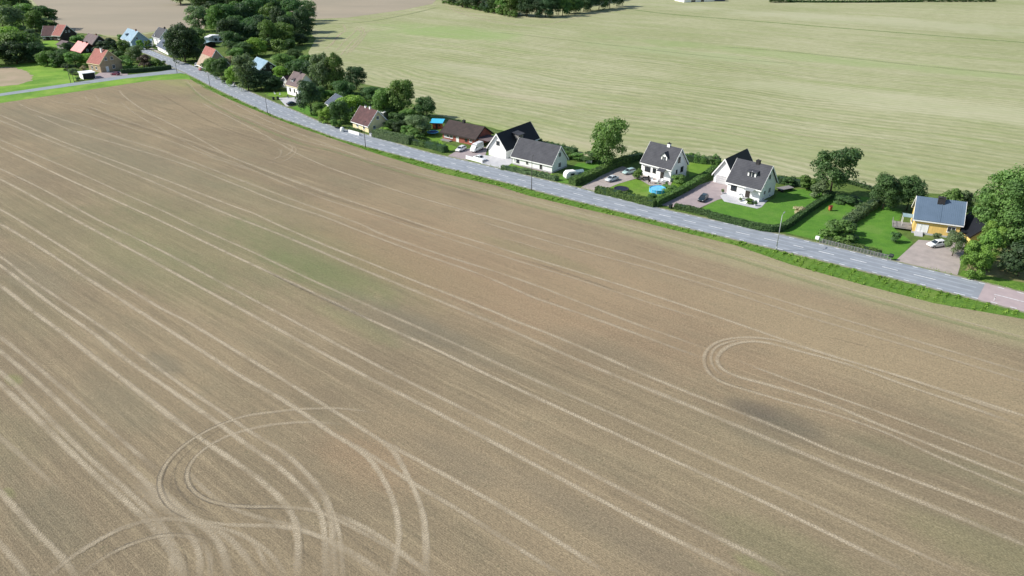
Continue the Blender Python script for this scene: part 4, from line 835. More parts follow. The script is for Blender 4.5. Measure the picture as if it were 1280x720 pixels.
# hedges: clipped body of twigs with a skin of leaves
def hedge(pts, wd, h, leaf, name, label, rough=.12, dens=55, ls=.13, group=None, cat='hedge', z0=0.0):
    P = smooth_path([G(*p) for p in pts], .7); N = normals2(P); g0 = P[0]; r = random.Random(int(pts[0][0] * 31)); V = []; T = []
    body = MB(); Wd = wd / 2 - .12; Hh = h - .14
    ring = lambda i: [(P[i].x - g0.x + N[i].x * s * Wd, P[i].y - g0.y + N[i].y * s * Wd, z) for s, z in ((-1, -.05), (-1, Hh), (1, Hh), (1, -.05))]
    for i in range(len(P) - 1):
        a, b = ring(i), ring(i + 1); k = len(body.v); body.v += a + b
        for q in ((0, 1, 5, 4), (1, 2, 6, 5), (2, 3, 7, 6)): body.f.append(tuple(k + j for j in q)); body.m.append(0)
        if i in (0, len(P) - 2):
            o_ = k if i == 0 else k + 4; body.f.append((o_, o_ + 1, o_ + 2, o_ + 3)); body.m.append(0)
        L = (P[i + 1] - P[i]).length; per = wd + 2 * h; n = int(L * per * dens * (.5 if L > 3 else 1))
        for _ in range(n):
            t = r.random(); c = P[i].lerp(P[i + 1], t) - g0; nn = N[i]; s = r.uniform(0, per)
            bulge = 1 + rough * 2.2 * noise.noise(Vector((c.x * .8, c.y * .8, s * .3)))
            if s < h: o, z, nv = -wd / 2 * bulge, s, Vector((-nn.x, -nn.y, .3))
            elif s < h + wd: o, z, nv = (s - h - wd / 2), h * bulge, Vector((0, 0, 1))
            else: o, z, nv = wd / 2 * bulge, s - h - wd, Vector((nn.x, nn.y, .3))
            p = Vector((c.x + nn.x * o, c.y + nn.y * o, min(z, h * bulge))) + rvec(r) * rough * .5
            V.append(leaf_quad(p, nv + rvec(r) * .8, ls * r.uniform(.6, 1.3), r)); T.append(r.uniform(.15, .85))
    for (p, nn, q) in ((P[0], -(P[1] - P[0]).normalized(), N[0]), (P[-1], (P[-1] - P[-2]).normalized(), N[-1])):
        for _ in range(int(wd * h * dens)):
            o = r.uniform(-wd / 2, wd / 2); z = r.uniform(0, h); c = p - g0; V.append(leaf_quad(Vector((c.x + q.x * o + nn.x * .08, c.y + q.y * o + nn.y * .08, z)), Vector((nn.x, nn.y, .2)) + rvec(r) * .7, ls, r)); T.append(r.uniform(.2, .8))
    t = thing(name, label, cat, (g0.x, g0.y, z0), group=group); finish_leaves('foliage', V, T, 'leaf_' + leaf, t)
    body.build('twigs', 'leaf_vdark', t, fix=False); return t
HG = 'garden hedges'
hedge([(843.6, 260.5), (866, 265), (887, 270.5)], 1.3, 1.3, 'dark', 'roadside_hedge', 'short clipped roadside hedge left of the white house with the black chimney', group=HG)
hedge([(887, 272), (920, 280.5), (955, 288.5), (972, 289), (981, 286), (990, 280), (1012, 264), (1040, 246)], 1.4, 1.5, 'dark', 'clipped_hedge', 'dark clipped hedge curling round the bright green lawn and back to the field', group=HG, rough=.05)
hedge([(1056, 283), (1068, 274), (1084, 263), (1096, 255)], 2.2, 1.7, 'grey', 'loose_hedge', 'loose bushy hedge between the two lawns left of the yellow house', rough=.35, group=HG)
hedge([(1030, 301), (1060, 309), (1100, 319.5)], 1.1, 1.2, 'hedge', 'fence_hedge', 'thin low hedge behind the roadside wire fence', rough=.25, group=HG, dens=40)
hedge([(745.5, 240.5), (780, 248.5), (818, 258.5)], 1.9, 1.7, 'hedge', 'roadside_hedge', 'thick roadside hedge in front of the trampoline and the pool', group=HG)
hedge([(819, 257.5), (855, 239.5), (876, 227), (893, 214)], 1.7, 1.7, 'hedge', 'side_hedge', 'straight hedge between the pool garden and the paved drive', group=HG, rough=.06)
hedge([(715, 231.5), (740, 222), (768, 209), (785, 202.5)], 2.4, 1.9, 'hedge', 'side_hedge', 'wide hedge between the small lawn and the silver car', group=HG, rough=.08)
hedge([(628, 211.5), (662, 218), (696, 226)], 1.6, 1.2, 'grey', 'roadside_hedge', 'low uneven hedge in front of the long white house', rough=.3, group=HG)
hedge([(533, 184), (545, 187), (557, 190.5)], 2.0, 2.0, 'dark', 'roadside_hedge', 'dark uneven roadside shrubs left of the red brick house drive', rough=.4, group=HG)
hedge([(516, 180), (525, 182.5), (532, 184)], 1.8, 1.8, 'hedge', 'roadside_hedge', 'short bushy hedge with a gap to the long clipped one', rough=.4, group=HG)
hedge([(470, 170.5), (490, 175.5), (514, 180)], 3.0, 2.4, 'grey', 'roadside_hedge', 'long thick clipped hedge right of the dark red roofed cottage', group=HG, rough=.07)
hedge([(152, 92), (180, 90), (214, 86.5)], 1.9, 1.9, 'vdark', 'side_road_hedge', 'dark clipped hedge along the side road', group=HG, rough=.05)
hedge([(676, 182), (700, 187), (720, 192)], 1.8, 1.5, 'dark', 'field_hedge', 'dark hedge on the field edge behind the long white house', rough=.4, group=HG)
hedge([(784, 203), (796, 200), (802, 199)], 2.0, 2.0, 'dark', 'field_hedge', 'dark hedge on the field edge left of the dormered house', rough=.4, group=HG)
hedge([(856, 201), (878, 204), (900, 206)], 2.0, 2.0, 'mid', 'field_hedge', 'green hedge on the field edge between the dormered house and the white garage', rough=.4, group=HG)
hedge([(972, 228), (990, 231), (1012, 235)], 1.8, 1.8, 'vdark', 'field_hedge', 'dark hedge on the field edge right of the white house with the black chimney', rough=.4, group=HG)
hedge([(640, 172), (655, 174), (676, 179)], 1.4, 1.3, 'dark', 'field_hedge', 'low dark hedge behind the black-roofed garage', rough=.4, group=HG)
hedge([(985, 2.8), (1060, 3.2), (1152, 2.4)], 3, 1.4, 'dark', 'far_hedge', 'thin dark hedge line far off at the top right', rough=.3, group=HG, dens=2.5, ls=.6)
hedge([(436, 161), (452, 165.5)], .8, .8, 'dark', 'front_hedge', 'small dark hedge before the dark red roofed cottage', rough=.3, group=HG)
hedge([(1046, 226), (1075, 233), (1096, 240)], 1.2, 1.0, 'dark', 'field_hedge', 'low dark growth on the field edge behind the lawns', rough=.5, group=HG)

# rough grass tufts on the verges: nobody could count them
V = []; T = []; r = random.Random(3)
lo = smooth_path([G(*p) for p in LOW], 1.5); lo = [p for p in lo]
for p in lo:
    q = nearest(cen, p); d = q - p; dl = d.length
    ii = min(range(0, len(cen), 1), key=lambda i: (cen[i] - p).length_squared); edge = hw[ii] + .6; n = int(max(0, dl - edge - .5) * 20)
    if (p - Vector((0, 0))).length > 330: n = n // 2
    for _ in range(n):
        t = r.uniform(.02, (dl - edge - .3) / dl); o = Vector((r.uniform(-.4, .4), r.uniform(-.4, .4)))
        c = p + d * t + o; k = .45 + 1.3 * max(0, noise.noise(Vector((c.x * .35, c.y * .35, 0))) + .25)
        sz = r.uniform(.05, .15) * k
        V.append(leaf_quad(Vector((c.x, c.y, .03 + sz * .9)), rvec(r) + Vector((0, 0, .6)), sz * 1.25, r)); T.append(min(1, max(0, r.uniform(.2, .8) + .5 * noise.noise(Vector((c.x * .2, c.y * .2, 5))))))
for i in range(6, len(cen), 1):          # far side of the road
    e = cen[i] + CN[i] * (hw[i] + .7)
    for _ in range(7):
        c = e + CN[i] * r.uniform(0, 1.0) + Vector((r.uniform(-.5, .5), r.uniform(-.5, .5))); sz = r.uniform(.07, .14)
        if noise.noise(Vector((c.x * .08, c.y * .08, 9))) > -.1: V.append(leaf_quad(Vector((c.x, c.y, .03 + sz * .6)), rvec(r) + Vector((0, 0, 1)), sz, r)); T.append(r.uniform(.2, .8))
tag(finish_leaves('verge_tufts', V, T, 'leaf_tuft'), kind='stuff', label='rough bright green grass growing on the road verge', cat='grass')

# ------------------------------------------------------------------ buildings
def house(name, label, fl, fr, D, eave, ridge, wall, roof, along='x', ov=.45, cat='house', group=None, barge=None, wins=(), doors=(), chim=(), dormers=(), frame='whitewood', th=.22, L=None, plinth=None, gable_wall=None):
    """fl/fr: left and right foot of the front wall; D depth away from the camera; along: ridge direction"""
    A, B = G(*fl), G(*fr); d = (B - A); L = L or d.length; rz = math.atan2(d.y, d.x)
    t = thing(name, label, cat, A, rz, group)
    S = (lambda a, b, z: (a, b, z)) if along == 'x' else (lambda a, b, z: (b, a, z))     # a along ridge, b across
    La, Wb = (L, D) if along == 'x' else (D, L)
    mb = MB(); mb.prism([S(0, 0, -.3), S(0, Wb, -.3), S(0, Wb, eave), S(0, Wb / 2, ridge), S(0, 0, eave)], S(La, 0, 0)); mb.build('wall', wall, t)
    k = (ridge - eave) / (Wb / 2); e = th * math.sqrt(1 + k * k)
    def slab(o1, o2, lift, a0, a1, thk, mats, nm, b0=-ov, b1=None):
        b1 = Wb + ov if b1 is None else b1; m = MB(); z = lambda b: (eave + k * b if b < Wb / 2 else eave + k * (Wb - b)) + lift
        top = [S(a0, b0, z(b0) + thk), S(a0, Wb / 2, z(Wb / 2) + thk), S(a0, b1, z(b1) + thk)]; bot = [S(a0, b1, z(b1)), S(a0, Wb / 2, z(Wb / 2)), S(a0, b0, z(b0))]
        m.prism(top + bot, S(a1 - a0, 0, 0)); return m.build(nm, mats, t)
    rf = slab(0, 0, .012, -ov, La + ov, e, roof, 'roof')
    if barge:
        for a0 in (-ov - .06, La + ov + .003): slab(0, 0, -.10, a0, a0 + .06, e + .17, barge, 'bargeboard')
        for b in (-ov - .055, Wb + ov + .003):
            m = MB(); z = eave - k * ov - .12; m.hexa([S(-ov, b, z), S(La + ov, b, z), S(La + ov, b + .05, z), S(-ov, b + .05, z)], [S(-ov, b, z + e * .9), S(La + ov, b, z + e * .9), S(La + ov, b + .05, z + e * .9), S(-ov, b + .05, z + e * .9)]); m.build('gutter', barge if barge != 'red' else 'darkwood', t)
    if plinth:
        m = MB(); m.box(-.05, L + .05, -.05, D + .05, -.3, .45); m.build('plinth', plinth, t)
    FM = {'f': lambda u, z, o: (u, -o, z), 'r': lambda u, z, o: (L + o, u, z), 'l': lambda u, z, o: (-o, D - u, z), 'b': lambda u, z, o: (L - u, D + o, z)}
    def plate(m, f, u0, u1, z0, z1, o0, o1): m.hexa([FM[f](u0, z0, o0), FM[f](u1, z0, o0), FM[f](u1, z0, o1), FM[f](u0, z0, o1)], [FM[f](u0, z1, o0), FM[f](u1, z1, o0), FM[f](u1, z1, o1), FM[f](u0, z1, o1)])
    for w_ in wins:
        f, uf, z, ww, hh = w_[:5]; u = uf * (L if f in 'fb' else D) - ww / 2; fw = .10
        m = MB()
        for (a0, a1, c0, c1) in ((-fw, 0, -fw, hh + fw), (ww, ww + fw, -fw, hh + fw), (0, ww, -fw, 0), (0, ww, hh, hh + fw), (ww / 2 - .03, ww / 2 + .03, 0, hh)): plate(m, f, u + a0, u + a1, z + c0, z + c1, -.02, .07)
        plate(m, f, u - fw - .05, u + ww + fw + .05, z - fw - .06, z - fw - .003, -.02, .14)
        wo = m.build('window', frame if len(w_) < 6 else w_[5], t); m = MB(); plate(m, f, u + .003, u + ww - .003, z + .003, z + hh - .003, -.03, .03); m.build('pane', 'glass', wo)
    for d_ in doors:
        f, uf, ww, hh, mm = d_[:5]; z0 = d_[5] if len(d_) > 5 else 0; u = uf * (L if f in 'fb' else D) - ww / 2; m = MB(); plate(m, f, u, u + ww, z0 + .02, z0 + hh, -.02, .04)
        nm = 'garage_door' if ww > 1.8 else 'door'; do = m.build(nm, mm, t)
        m = MB()
        for (a0, a1, c0, c1) in ((-.09, -.003, 0, hh + .09), (ww + .003, ww + .09, 0, hh + .09), (0, ww, hh + .003, hh + .09)): plate(m, f, u + a0, u + a1, z0 + c0, z0 + c1, -.02, .075)
        if ww > 1.8:
            for q in range(1, 4): plate(m, f, u + .05, u + ww - .05, z0 + hh * q / 4 - .02, z0 + hh * q / 4 + .02, .03, .05)
        m.build('frame', frame, do)
    for c in chim:
        ua, ub, wx, wy, top, mm = c; m = MB(); zb = ridge - k * abs(ub - .5) * Wb - .5; a, b = ua * La, ub * Wb
        P0 = S(a - wx / 2, b - wy / 2, 0); P1 = S(a + wx / 2, b + wy / 2, 0)
        x0, x1, y0, y1 = min(P0[0], P1[0]), max(P0[0], P1[0]), min(P0[1], P1[1]), max(P0[1], P1[1])
        m.box(x0, x1, y0, y1, zb, ridge + top); ch = m.build('chimney', mm, rf); m = MB(); m.box(x0 - .07, x1 + .07, y0 - .07, y1 + .07, ridge + top + .002, ridge + top + .12)
        m.tube(((x0 + x1) / 2, (y0 + y1) / 2, ridge + top + .1), ((x0 + x1) / 2, (y0 + y1) / 2, ridge + top + .45), .13, .11, 8); m.build('chimney_cap', 'brick_dark', rf)
    for dm in dormers:     # on the front slope: centre fraction, width, distance of its face from the front wall, wall height, gable rise, wall and roof materials
        uf, ww, b0, hh, rise, wm, rm = dm; u = uf * La; z0 = eave + k * b0; zt = z0 + hh; b1 = min((zt + rise - eave) / k, Wb / 2 + .0)
        side = min((zt - eave) / k + .2, Wb / 2)
        m = MB(); m.prism([S(u - ww / 2, b0, z0 - .25), S(u + ww / 2, b0, z0 - .25), S(u + ww / 2, b0, zt), S(u, b0, zt + rise), S(u - ww / 2, b0, zt)], S(0, b1 - b0, 0)); dd = m.build('dormer', wm, t)
        m = MB(); s_ = rise / (ww / 2); q = .28; t_ = .16
        if rise > .3: m.prism([S(u - ww / 2 - q, b0 - .25, zt - s_ * q + .01), S(u, b0 - .25, zt + rise + .01), S(u + ww / 2 + q, b0 - .25, zt - s_ * q + .01), S(u + ww / 2 + q, b0 - .25, zt - s_ * q + t_), S(u, b0 - .25, zt + rise + t_ * 1.2), S(u - ww / 2 - q, b0 - .25, zt - s_ * q + t_)], S(0, b1 - b0 + .25, 0))
        else: m.prism([S(u - ww / 2 - q, b0 - .35, zt + .0), S(u - ww / 2 - q, b1 + .1, zt + rise + .05), S(u - ww / 2 - q, b1 + .1, zt + rise + .2), S(u - ww / 2 - q, b0 - .35, zt + .16)], S(ww + 2 * q, 0, 0))
        m.build('dormer_roof', rm, dd)
        m = MB(); wd_ = ww * .62; m.hexa([S(u - wd_ / 2, b0 - .03, z0 + .22), S(u + wd_ / 2, b0 - .03, z0 + .22), S(u + wd_ / 2, b0 + .01, z0 + .22), S(u - wd_ / 2, b0 + .01, z0 + .22)], [S(u - wd_ / 2, b0 - .03, zt - .12), S(u + wd_ / 2, b0 - .03, zt - .12), S(u + wd_ / 2, b0 + .01, zt - .12), S(u - wd_ / 2, b0 + .01, zt - .12)])
        m.mi = 1; m.hexa([S(u - .04, b0 - .05, z0 + .22), S(u + .04, b0 - .05, z0 + .22), S(u + .04, b0 + .01, z0 + .22), S(u - .04, b0 + .01, z0 + .22)], [S(u - .04, b0 - .05, zt - .12), S(u + .04, b0 - .05, zt - .12), S(u + .04, b0 + .01, zt - .12), S(u - .04, b0 + .01, zt - .12)])
        m.build('window', ['glass', 'whitewood'], dd)
    t['_L'] = L; t['_D'] = D; return t
def sub(parent, name, m, mats=None, **k): return m.build(name, mats, parent, **k)

# yellow house with the blue-grey roof
h1 = house('yellow_house', 'yellow wooden house with a blue grey metal roof and a wooden deck', (1139.5, 291), (1196.5, 299), 8.2, 3.7, 7.4, 'yellow', 'blue_metal', barge='whitewood', plinth='concrete',
    wins=[('f', .82, 1.5, 1.5, 1.2), ('r', .35, 1.4, 1.0, 1.2), ('r', .5, 4.6, 1.0, 1.0), ('l', .5, 1, 1.1, 1.2)], doors=[('f', .12, .9, 2.1, 'whitewood', .3), ('f', .24, 1.5, 1.9, 'whitewood', .5)], chim=[(.50, .42, 1.5, 1.0, .8, 'brick_dark')])
m = MB()
L1, D1 = h1['_L'], 8.2; kk = 3.7 / 4.1
for i in range(1, 24):
    a = i * L1 / 24
    m.prism([(a - .02, -.45, 3.7 - kk * .45 + .31), (a - .02, 4.1, 7.4 + .31), (a - .02, 4.1, 7.4 + .36), (a - .02, -.45, 3.7 - kk * .45 + .36)], (.05, 0, 0))
m.prism([(L1 * .52, -.45, 3.7 - kk * .45 + .31), (L1 * .52, 4.1, 7.4 + .31), (L1 * .52, 4.1, 7.4 + .42), (L1 * .52, -.45, 3.7 - kk * .45 + .42)], (.16, 0, 0))
m.build('roof_seams', 'blue_metal', h1)
# deck, steps and white pergola at its left
m = MB(); m.box(-4.2, -.15, .5, 4.8, .55, .7); m.build('deck', 'greywood', h1)
m = MB()
for x in (-4.1, -2.2, -.3): m.box(x - .05, x + .05, .52, .62, .7, 1.6)
for y in (.52, 2.6, 4.7): m.box(-4.15, -4.05, y, y + .1, .7, 1.6)
m.box(-4.2, -.2, .5, .58, 1.5, 1.58); m.box(-4.2, -.2, .5, .58, 1.1, 1.16); m.box(-4.2, -4.12, .5, 4.8, 1.5, 1.58); m.build('railing', 'greywood', h1)
m = MB()
for i in range(4): m.box(.5, 2.2, -.4 - .35 * (i + 1), -.4 - .35 * i, 0, .55 - .14 * i)
m.box(.5, 2.2, -.4, -.06, 0, .62); m.build('steps', 'concrete', h1)
pg = thing('pergola', 'white garden pergola with a pale canopy on the deck of the yellow house', 'pergola', G(1134, 284), h1.rotation_euler.z)
m = MB()
for x in (-1.4, 1.4):
    for y in (-1.1, 1.1): m.box(x - .05, x + .05, y - .05, y + .05, .7, 2.9)
m.build('post', 'whitewood', pg); m = MB(); m.prism([(-1.6, -1.3, 2.9), (-1.6, 0, 3.25), (-1.6, 1.3, 2.9), (-1.6, 1.3, 2.96), (-1.6, 0, 3.31), (-1.6, -1.3, 2.96)], (3.2, 0, 0)); m.build('canopy', 'tarp', pg)
house('yellow_shed', 'small yellow shed with a black roof half behind the domed bushes', (1211, 306), (1240, 307.5), 8.0, 2.2, 4.4, 'yellow', 'black_roof', 'y', cat='shed', barge='darkwood', wins=[('f', .5, 1.0, .9, .9)])
m = MB(); m.box(0, 5.2, 0, 4.5, 2.15, 2.35); g = G(1198.5, 302); cpt = thing('carport', 'flat black-roofed carport between the yellow house and its shed', 'carport', g, h1.rotation_euler.z)
m.build('roof', 'black_roof', cpt); m = MB()
for x in (.15, 4.9):
    for y in (.15, 4.2): m.box(x, x + .14, y, y + .14, 0, 2.145)
m.build('post', 'yellow', cpt); m = MB(); m.box(.4, 4.8, 4.35, 4.45, 0, 2.14); m.build('back_wall', 'darkwood', cpt)

# white house, black chimney, and its garage
house('white_garage', 'white gabled garage with a black metal roof behind the white house with the black chimney', (891.5, 227.5), (915, 233), 12.5, 2.7, 6.9, 'whitewood', 'black_roof', 'y', cat='garage', barge='whitewood', doors=[('f', .40, 3.0, 2.3, 'concrete')])
h2 = house('white_house', 'white rendered house with a dark grey roof, one box dormer and a black chimney', (908, 242.5), (948.3, 253), 8.4, 3.7, 8.5, 'white', 'grey_roof', barge='whitewood',
    wins=[('f', .2, 1.5, 1.5, 1.25, 'darkwood'), ('r', .30, 1.5, .9, 1.0), ('r', .62, 1.4, 1.1, 1.2), ('r', .5, 5.2, 1.1, 1.3), ('r', .25, .2, .7, .4), ('r', .7, .2, .7, .4)],
    doors=[('f', .64, 1.3, 2.3, 'darkwood', .5)], chim=[(.60, .50, 1.0, .8, .9, 'brick_dark')], dormers=[(.60, 2.3, 1.5, 1.5, .25, 'whitewood', 'grey_roof')])
m = MB(); m.box(4.2, 8.6, -2.0, -.06, 0, .5); m.build('porch', 'concrete', h2)
m = MB(); m.prism([(5.6, -1.8, 2.95), (5.6, -.06, 3.3), (5.6, -.06, 3.42), (5.6, -1.8, 3.07)], (2.4, 0, 0)); m.build('porch_roof', 'galv', h2)
m = MB(); m.prism([(5.7, -3.6, 0), (5.7, -2.02, 0), (5.7, -2.02, .5)], (1.7, 0, 0)); m.build('ramp', 'whitewood', h2)
m = MB(); m.box(4.2, 4.28, -2, -.1, .5, 1.4); m.box(4.28, 5.6, -2, -1.92, .5, 1.4); m.build('railing', 'whitewood', h2)
# dormered house, white chimney
h3 = house('dormered_house', 'white house with a dark grey roof, gabled dormer and white chimney by the swimming pool', (801, 218), (837.5, 228), 7.8, 3.8, 8.5, 'white', 'grey_roof', barge='whitewood', ov=.35,
    wins=[('f', .22, 1.5, 1.7, 1.2, 'darkwood'), ('f', .08, 2.6, .4, .5), ('r', .45, 5.0, .9, 1.4, 'darkwood'), ('r', .68, 2.0, 1.1, 1.3, 'darkwood'), ('r', .35, 2.0, .5, .9, 'darkwood'), ('f', .45, 1.6, .9, 1.1, 'darkwood')],
    doors=[('f', .72, 1.2, 2.3, 'darkwood', .3)], chim=[(.60, .50, .9, .7, .9, 'white')], dormers=[(.66, 1.9, 1.1, 1.4, .95, 'white', 'grey_roof')])
m = MB(); m.box(6.6, 9.4, -1.9, -.06, 0, .42); m.build('porch', 'concrete', h3); m = MB(); m.prism([(6.3, -1.7, 2.9), (6.3, -.06, 3.5), (6.3, -.06, 3.62), (6.3, -1.7, 3.02)], (2.3, 0, 0)); m.build('porch_roof', 'grey_roof', h3)
# long white house
house('long_white_house', 'long low white house with a dark grey roof close to the road', (640.6, 205), (689.8, 216.6), 7.6, 2.6, 6.9, 'whitewood', 'grey_roof', barge='whitewood', plinth='concrete', ov=.4,
    wins=[('f', .14, .9, .9, 1.1, 'darkwood'), ('f', .38, 1.1, .6, 1.1, 'greywood'), ('r', .50, .9, 1.2, 1.3), ('r', .5, 4.0, 1.0, 1.2), ('f', .06, .9, .3, 1.0)], doors=[('f', .73, .9, 2.1, 'brick_dark')])
# garage with black roof and a dormer on its right slope
h5 = house('black_roofed_garage', 'white garage with a long black roof, big white door and small side dormer', (611, 194), (632.3, 198.5), 17.5, 2.8, 7.0, 'whitewood', 'black_roof', 'y', cat='garage', barge='whitewood', wins=[('f', .55, 3.9, 1.0, 1.0, 'darkwood'), ('r', .25, .9, .9, 1.0)], doors=[('f', .54, 3.9, 2.35, 'whitewood')])
L5 = h5['_L']; m = MB(); k5 = 4.2 / (L5 / 2)
m.box(L5 * .62, L5 * .98, 6.8, 9.4, 4.2, 5.7); dd = m.build('dormer', 'greywood', h5); m = MB(); m.prism([(L5 * .56, 6.5, 6.35), (L5 * 1.06, 6.5, 5.72), (L5 * 1.06, 6.5, 5.86), (L5 * .56, 6.5, 6.5)], (0, 3.2, 0)); m.build('dormer_roof', 'grey_roof', dd)
m = MB(); m.box(L5 * .98 + .002, L5 * .98 + .03, 7.3, 8.9, 4.7, 5.4); m.mi = 1; m.box(L5 * .98 + .031, L5 * .98 + .05, 8.07, 8.13, 4.7, 5.4); m.build('window', ['glass', 'whitewood'], dd)
# brick red house
h6 = house('red_brick_house', 'low red brick house with a dark brown roof and a lean-to carport', (553.5, 173.5), (594.5, 182.5), 8.2, 2.5, 5.3, 'redbrick', 'brown_roof', barge='darkwood', ov=.6,
    wins=[('f', .16, .9, 1.1, 1.3), ('f', .27, .9, 1.1, 1.3), ('f', .08, .9, .6, 1.3), ('f', .72, .9, .9, 1.3, 'darkwood'), ('f', .86, 1.0, .9, 1.0, 'whitewood')], doors=[('f', .46, 1.0, 2.1, 'whitewood')], chim=[(.42, .5, .8, .8, .9, 'brick_dark')], gable_wall='darkwood')
L6 = h6['_L']; m = MB(); m.prism([(L6 + .05, .4, 2.3), (L6 + 5.0, .4, 2.15), (L6 + 5.0, .4, 2.3), (L6 + .05, .4, 2.45)], (0, 6, 0)); m.build('carport_roof', 'mauve_roof', h6)
m = MB()
for y in (.6, 3.2, 6.0): m.box(L6 + 4.7, L6 + 4.84, y, y + .14, 0, 2.14)
m.build('post', 'darkwood', h6); m = MB(); m.box(.6, 4.5, -1.8, -.3, 0, .35); m.build('terrace', 'greywood', h6)
# dark red roofed cottage
h7 = house('cream_cottage', 'small cream cottage with a dark red half-worn tiled roof', (441.5, 159.5), (461, 166), 8.0, 2.5, 6.7, 'cream', 'maroon_roof', barge='whitewood', wins=[('f', .3, .9, 1.1, 1.1), ('f', .72, .9, 1.0, 1.1), ('r', .5, 4.0, .9, 1.0), ('r', .3, 1, .9, 1)], chim=[(.30, .5, .6, .6, .8, 'white'), (.58, .5, .6, .6, 1.0, 'white')])
sh = house('white_sheet_shed', 'small shed with a flat white sheet roof behind the cream cottage', (469.5, 149), (480, 150.5), 3.2, 2.6, 2.75, 'greywood', 'white_roof', cat='shed', ov=.2)
# slate roofed shed
house('slate_roofed_shed', 'small white shed with a slate blue roof half hidden in the trees', (408.8, 136.5), (419.5, 142), 8.5, 2.4, 5.2, 'white', 'slate_roof', barge='whitewood', cat='shed', wins=[('f', .5, .9, .8, .9)])
# pink-brown roofed house
house('pink_brown_roofed_house', 'white house with a faded pink-brown roof and a small white dormer', (359.5, 117.5), (373.5, 121.5), 8.6, 4.0, 8.4, 'white', 'mauve_roof', barge='cream', ov=.3, wins=[('f', .3, 1.6, .9, 1.2, 'darkwood'), ('f', .68, 1.6, .7, 1.2, 'darkwood'), ('r', .5, 4.6, 1, 1.2)], doors=[('f', .85, .9, 2.0, 'darkwood')], chim=[(.62, .5, .8, .8, .7, 'brick_dark')], dormers=[(.38, 1.5, .9, 1.4, .25, 'white', 'mauve_roof')])
house('maroon_annex', 'low annex with a dark maroon roof left of the pink-brown roofed house', (352, 109), (362, 110.5), 5.5, 2.4, 4.6, 'white', 'maroon_roof', 'y', barge='whitewood', cat='outbuilding', wins=[('f', .5, 1, .8, .9)])
house('pale_blue_roofed_house', 'dark walled house with a pale blue roof between big trees', (312, 92.5), (325, 98), 9.5, 3.2, 7.0, 'darkwood', 'paleblue_roof', barge='whitewood', wins=[('r', .5, 1.2, 1.2, 1.2), ('r', .3, 4.0, .8, 1), ('r', .62, 4, .8, 1)])
# tan and red roof by the road
house('tan_roofed_house', 'roadside house whose big roof is tan below and red above', (248, 85.5), (259.5, 90.5), 11.0, 2.2, 9.6, 'tan', 'tan', barge='whitewood', wins=[('f', .5, .9, .9, 1.0)])
m = MB(); k_ = 7.4 / 5.5; e_ = .22 * math.sqrt(1 + k_ * k_) + .02; L_11 = (G(259.5, 90.5) - G(248, 85.5)).length
m.prism([(-.4, 3.0, 2.2 + k_ * 3.0 + e_), (-.4, 5.5, 9.6 + e_), (-.4, 8.0, 2.2 + k_ * 3.0 + e_), (-.4, 8.0, 2.26 + k_ * 3.0 + e_), (-.4, 5.5, 9.66 + e_), (-.4, 3.0, 2.26 + k_ * 3.0 + e_)], (L_11 + .8, 0, 0))
for o in list(bpy.data.objects):
    if o.get('category') == 'house' and o.name.startswith('tan_roofed_house'): m.build('red_tiles', 'red_roof', o)
# white L-shaped roof
g = G(258, 54.5); wl = thing('white_roofed_hall', 'flat hall with a white L-shaped roof at the edge of the wood', 'building', g, R(4))
m = MB(); m.box(.2, 9.4, 5.2, 8.8, -.2, 3.6); m.box(.2, 2.6, -2.8, 5.2, -.2, 3.6); m.build('wall', 'white', wl)
m = MB(); m.box(0, 9.8, 5, 9, 3.61, 3.9); m.box(0, 2.8, -3, 4.997, 3.61, 3.9); m.build('roof', 'white_roof', wl); m = MB(); m.box(3.4, 5, 5.15, 5.22, .8, 2.2); m.box(6, 8.4, 5.15, 5.22, .8, 2.2); m.build('window', 'glass', wl)
house('teal_roofed_shed', 'low shed with a pale teal roof in the shade left of the white L-shaped roof', (247, 58), (258, 60), 6, 2.4, 3.0, 'darkwood', 'tarp', cat='shed')
# roadside cottage and houses at the far end of the road
house('roadside_cottage', 'small white roadside cottage with a dark roof left of the very dark tree', (197.5, 62.5), (210.5, 69), 8.5, 2.4, 6.0, 'white', 'slate_roof', barge='whitewood', wins=[('f', .3, .9, .8, 1), ('f', .65, .9, .8, 1)], dormers=[(.5, 1.8, 1.0, 1.3, .8, 'white', 'slate_roof')])
house('dark_roofed_house', 'white gabled house with a dark roof behind the small roadside cottage', (193, 55), (202, 57.5), 9.0, 4.4, 8.6, 'white', 'grey_roof', barge='whitewood', wins=[('f', .5, 2, 1, 1.2), ('f', .3, 5, .8, .8)], chim=[(.8, .5, .8, .8, .9, 'brick_dark')])
house('blue_roofed_house', 'pale blue house with a pale blue roof and a dark chimney', (153.5, 56), (166, 60.5), 9.5, 3.8, 8.4, 'blue_wood', 'paleblue_roof', barge='whitewood', wins=[('f', .5, 1.2, 1, 1.2), ('r', .35, 4.6, .9, 1.1), ('r', .6, 1.2, 1.2, 1.2)], chim=[(.8, .5, .9, .8, .8, 'red')], dormers=[(.35, 2.0, 1.2, 1.3, .3, 'blue_wood', 'slate_roof')])
house('blue_annex', 'low white-walled annex right of the pale blue house', (176, 58.5), (190, 58), 5.5, 2.4, 3.6, 'whitewood', 'tarp', cat='outbuilding', wins=[('f', .5, .9, 1.2, .9)])
h15 = house('brick_gable_house', 'tan brick house with a red tiled roof and its broad gable to the side road', (127, 91), (154, 86.5), 10.0, 3.9, 9.3, 'tanbrick', 'red_roof', 'y', barge='cream', ov=.35, wins=[('f', .32, 5.2, 1.1, 1.3), ('f', .60, 5.2, 1.1, 1.3), ('f', .60, 1.2, 1.2, 1.5), ('l', .3, 1.2, 1.1, 1.3), ('l', .65, 1.2, 1.1, 1.3)], doors=[('f', .30, 1.2, 2.4, 'whitewood')], chim=[(.35, .40, .7, .7, 1.2, 'white')])
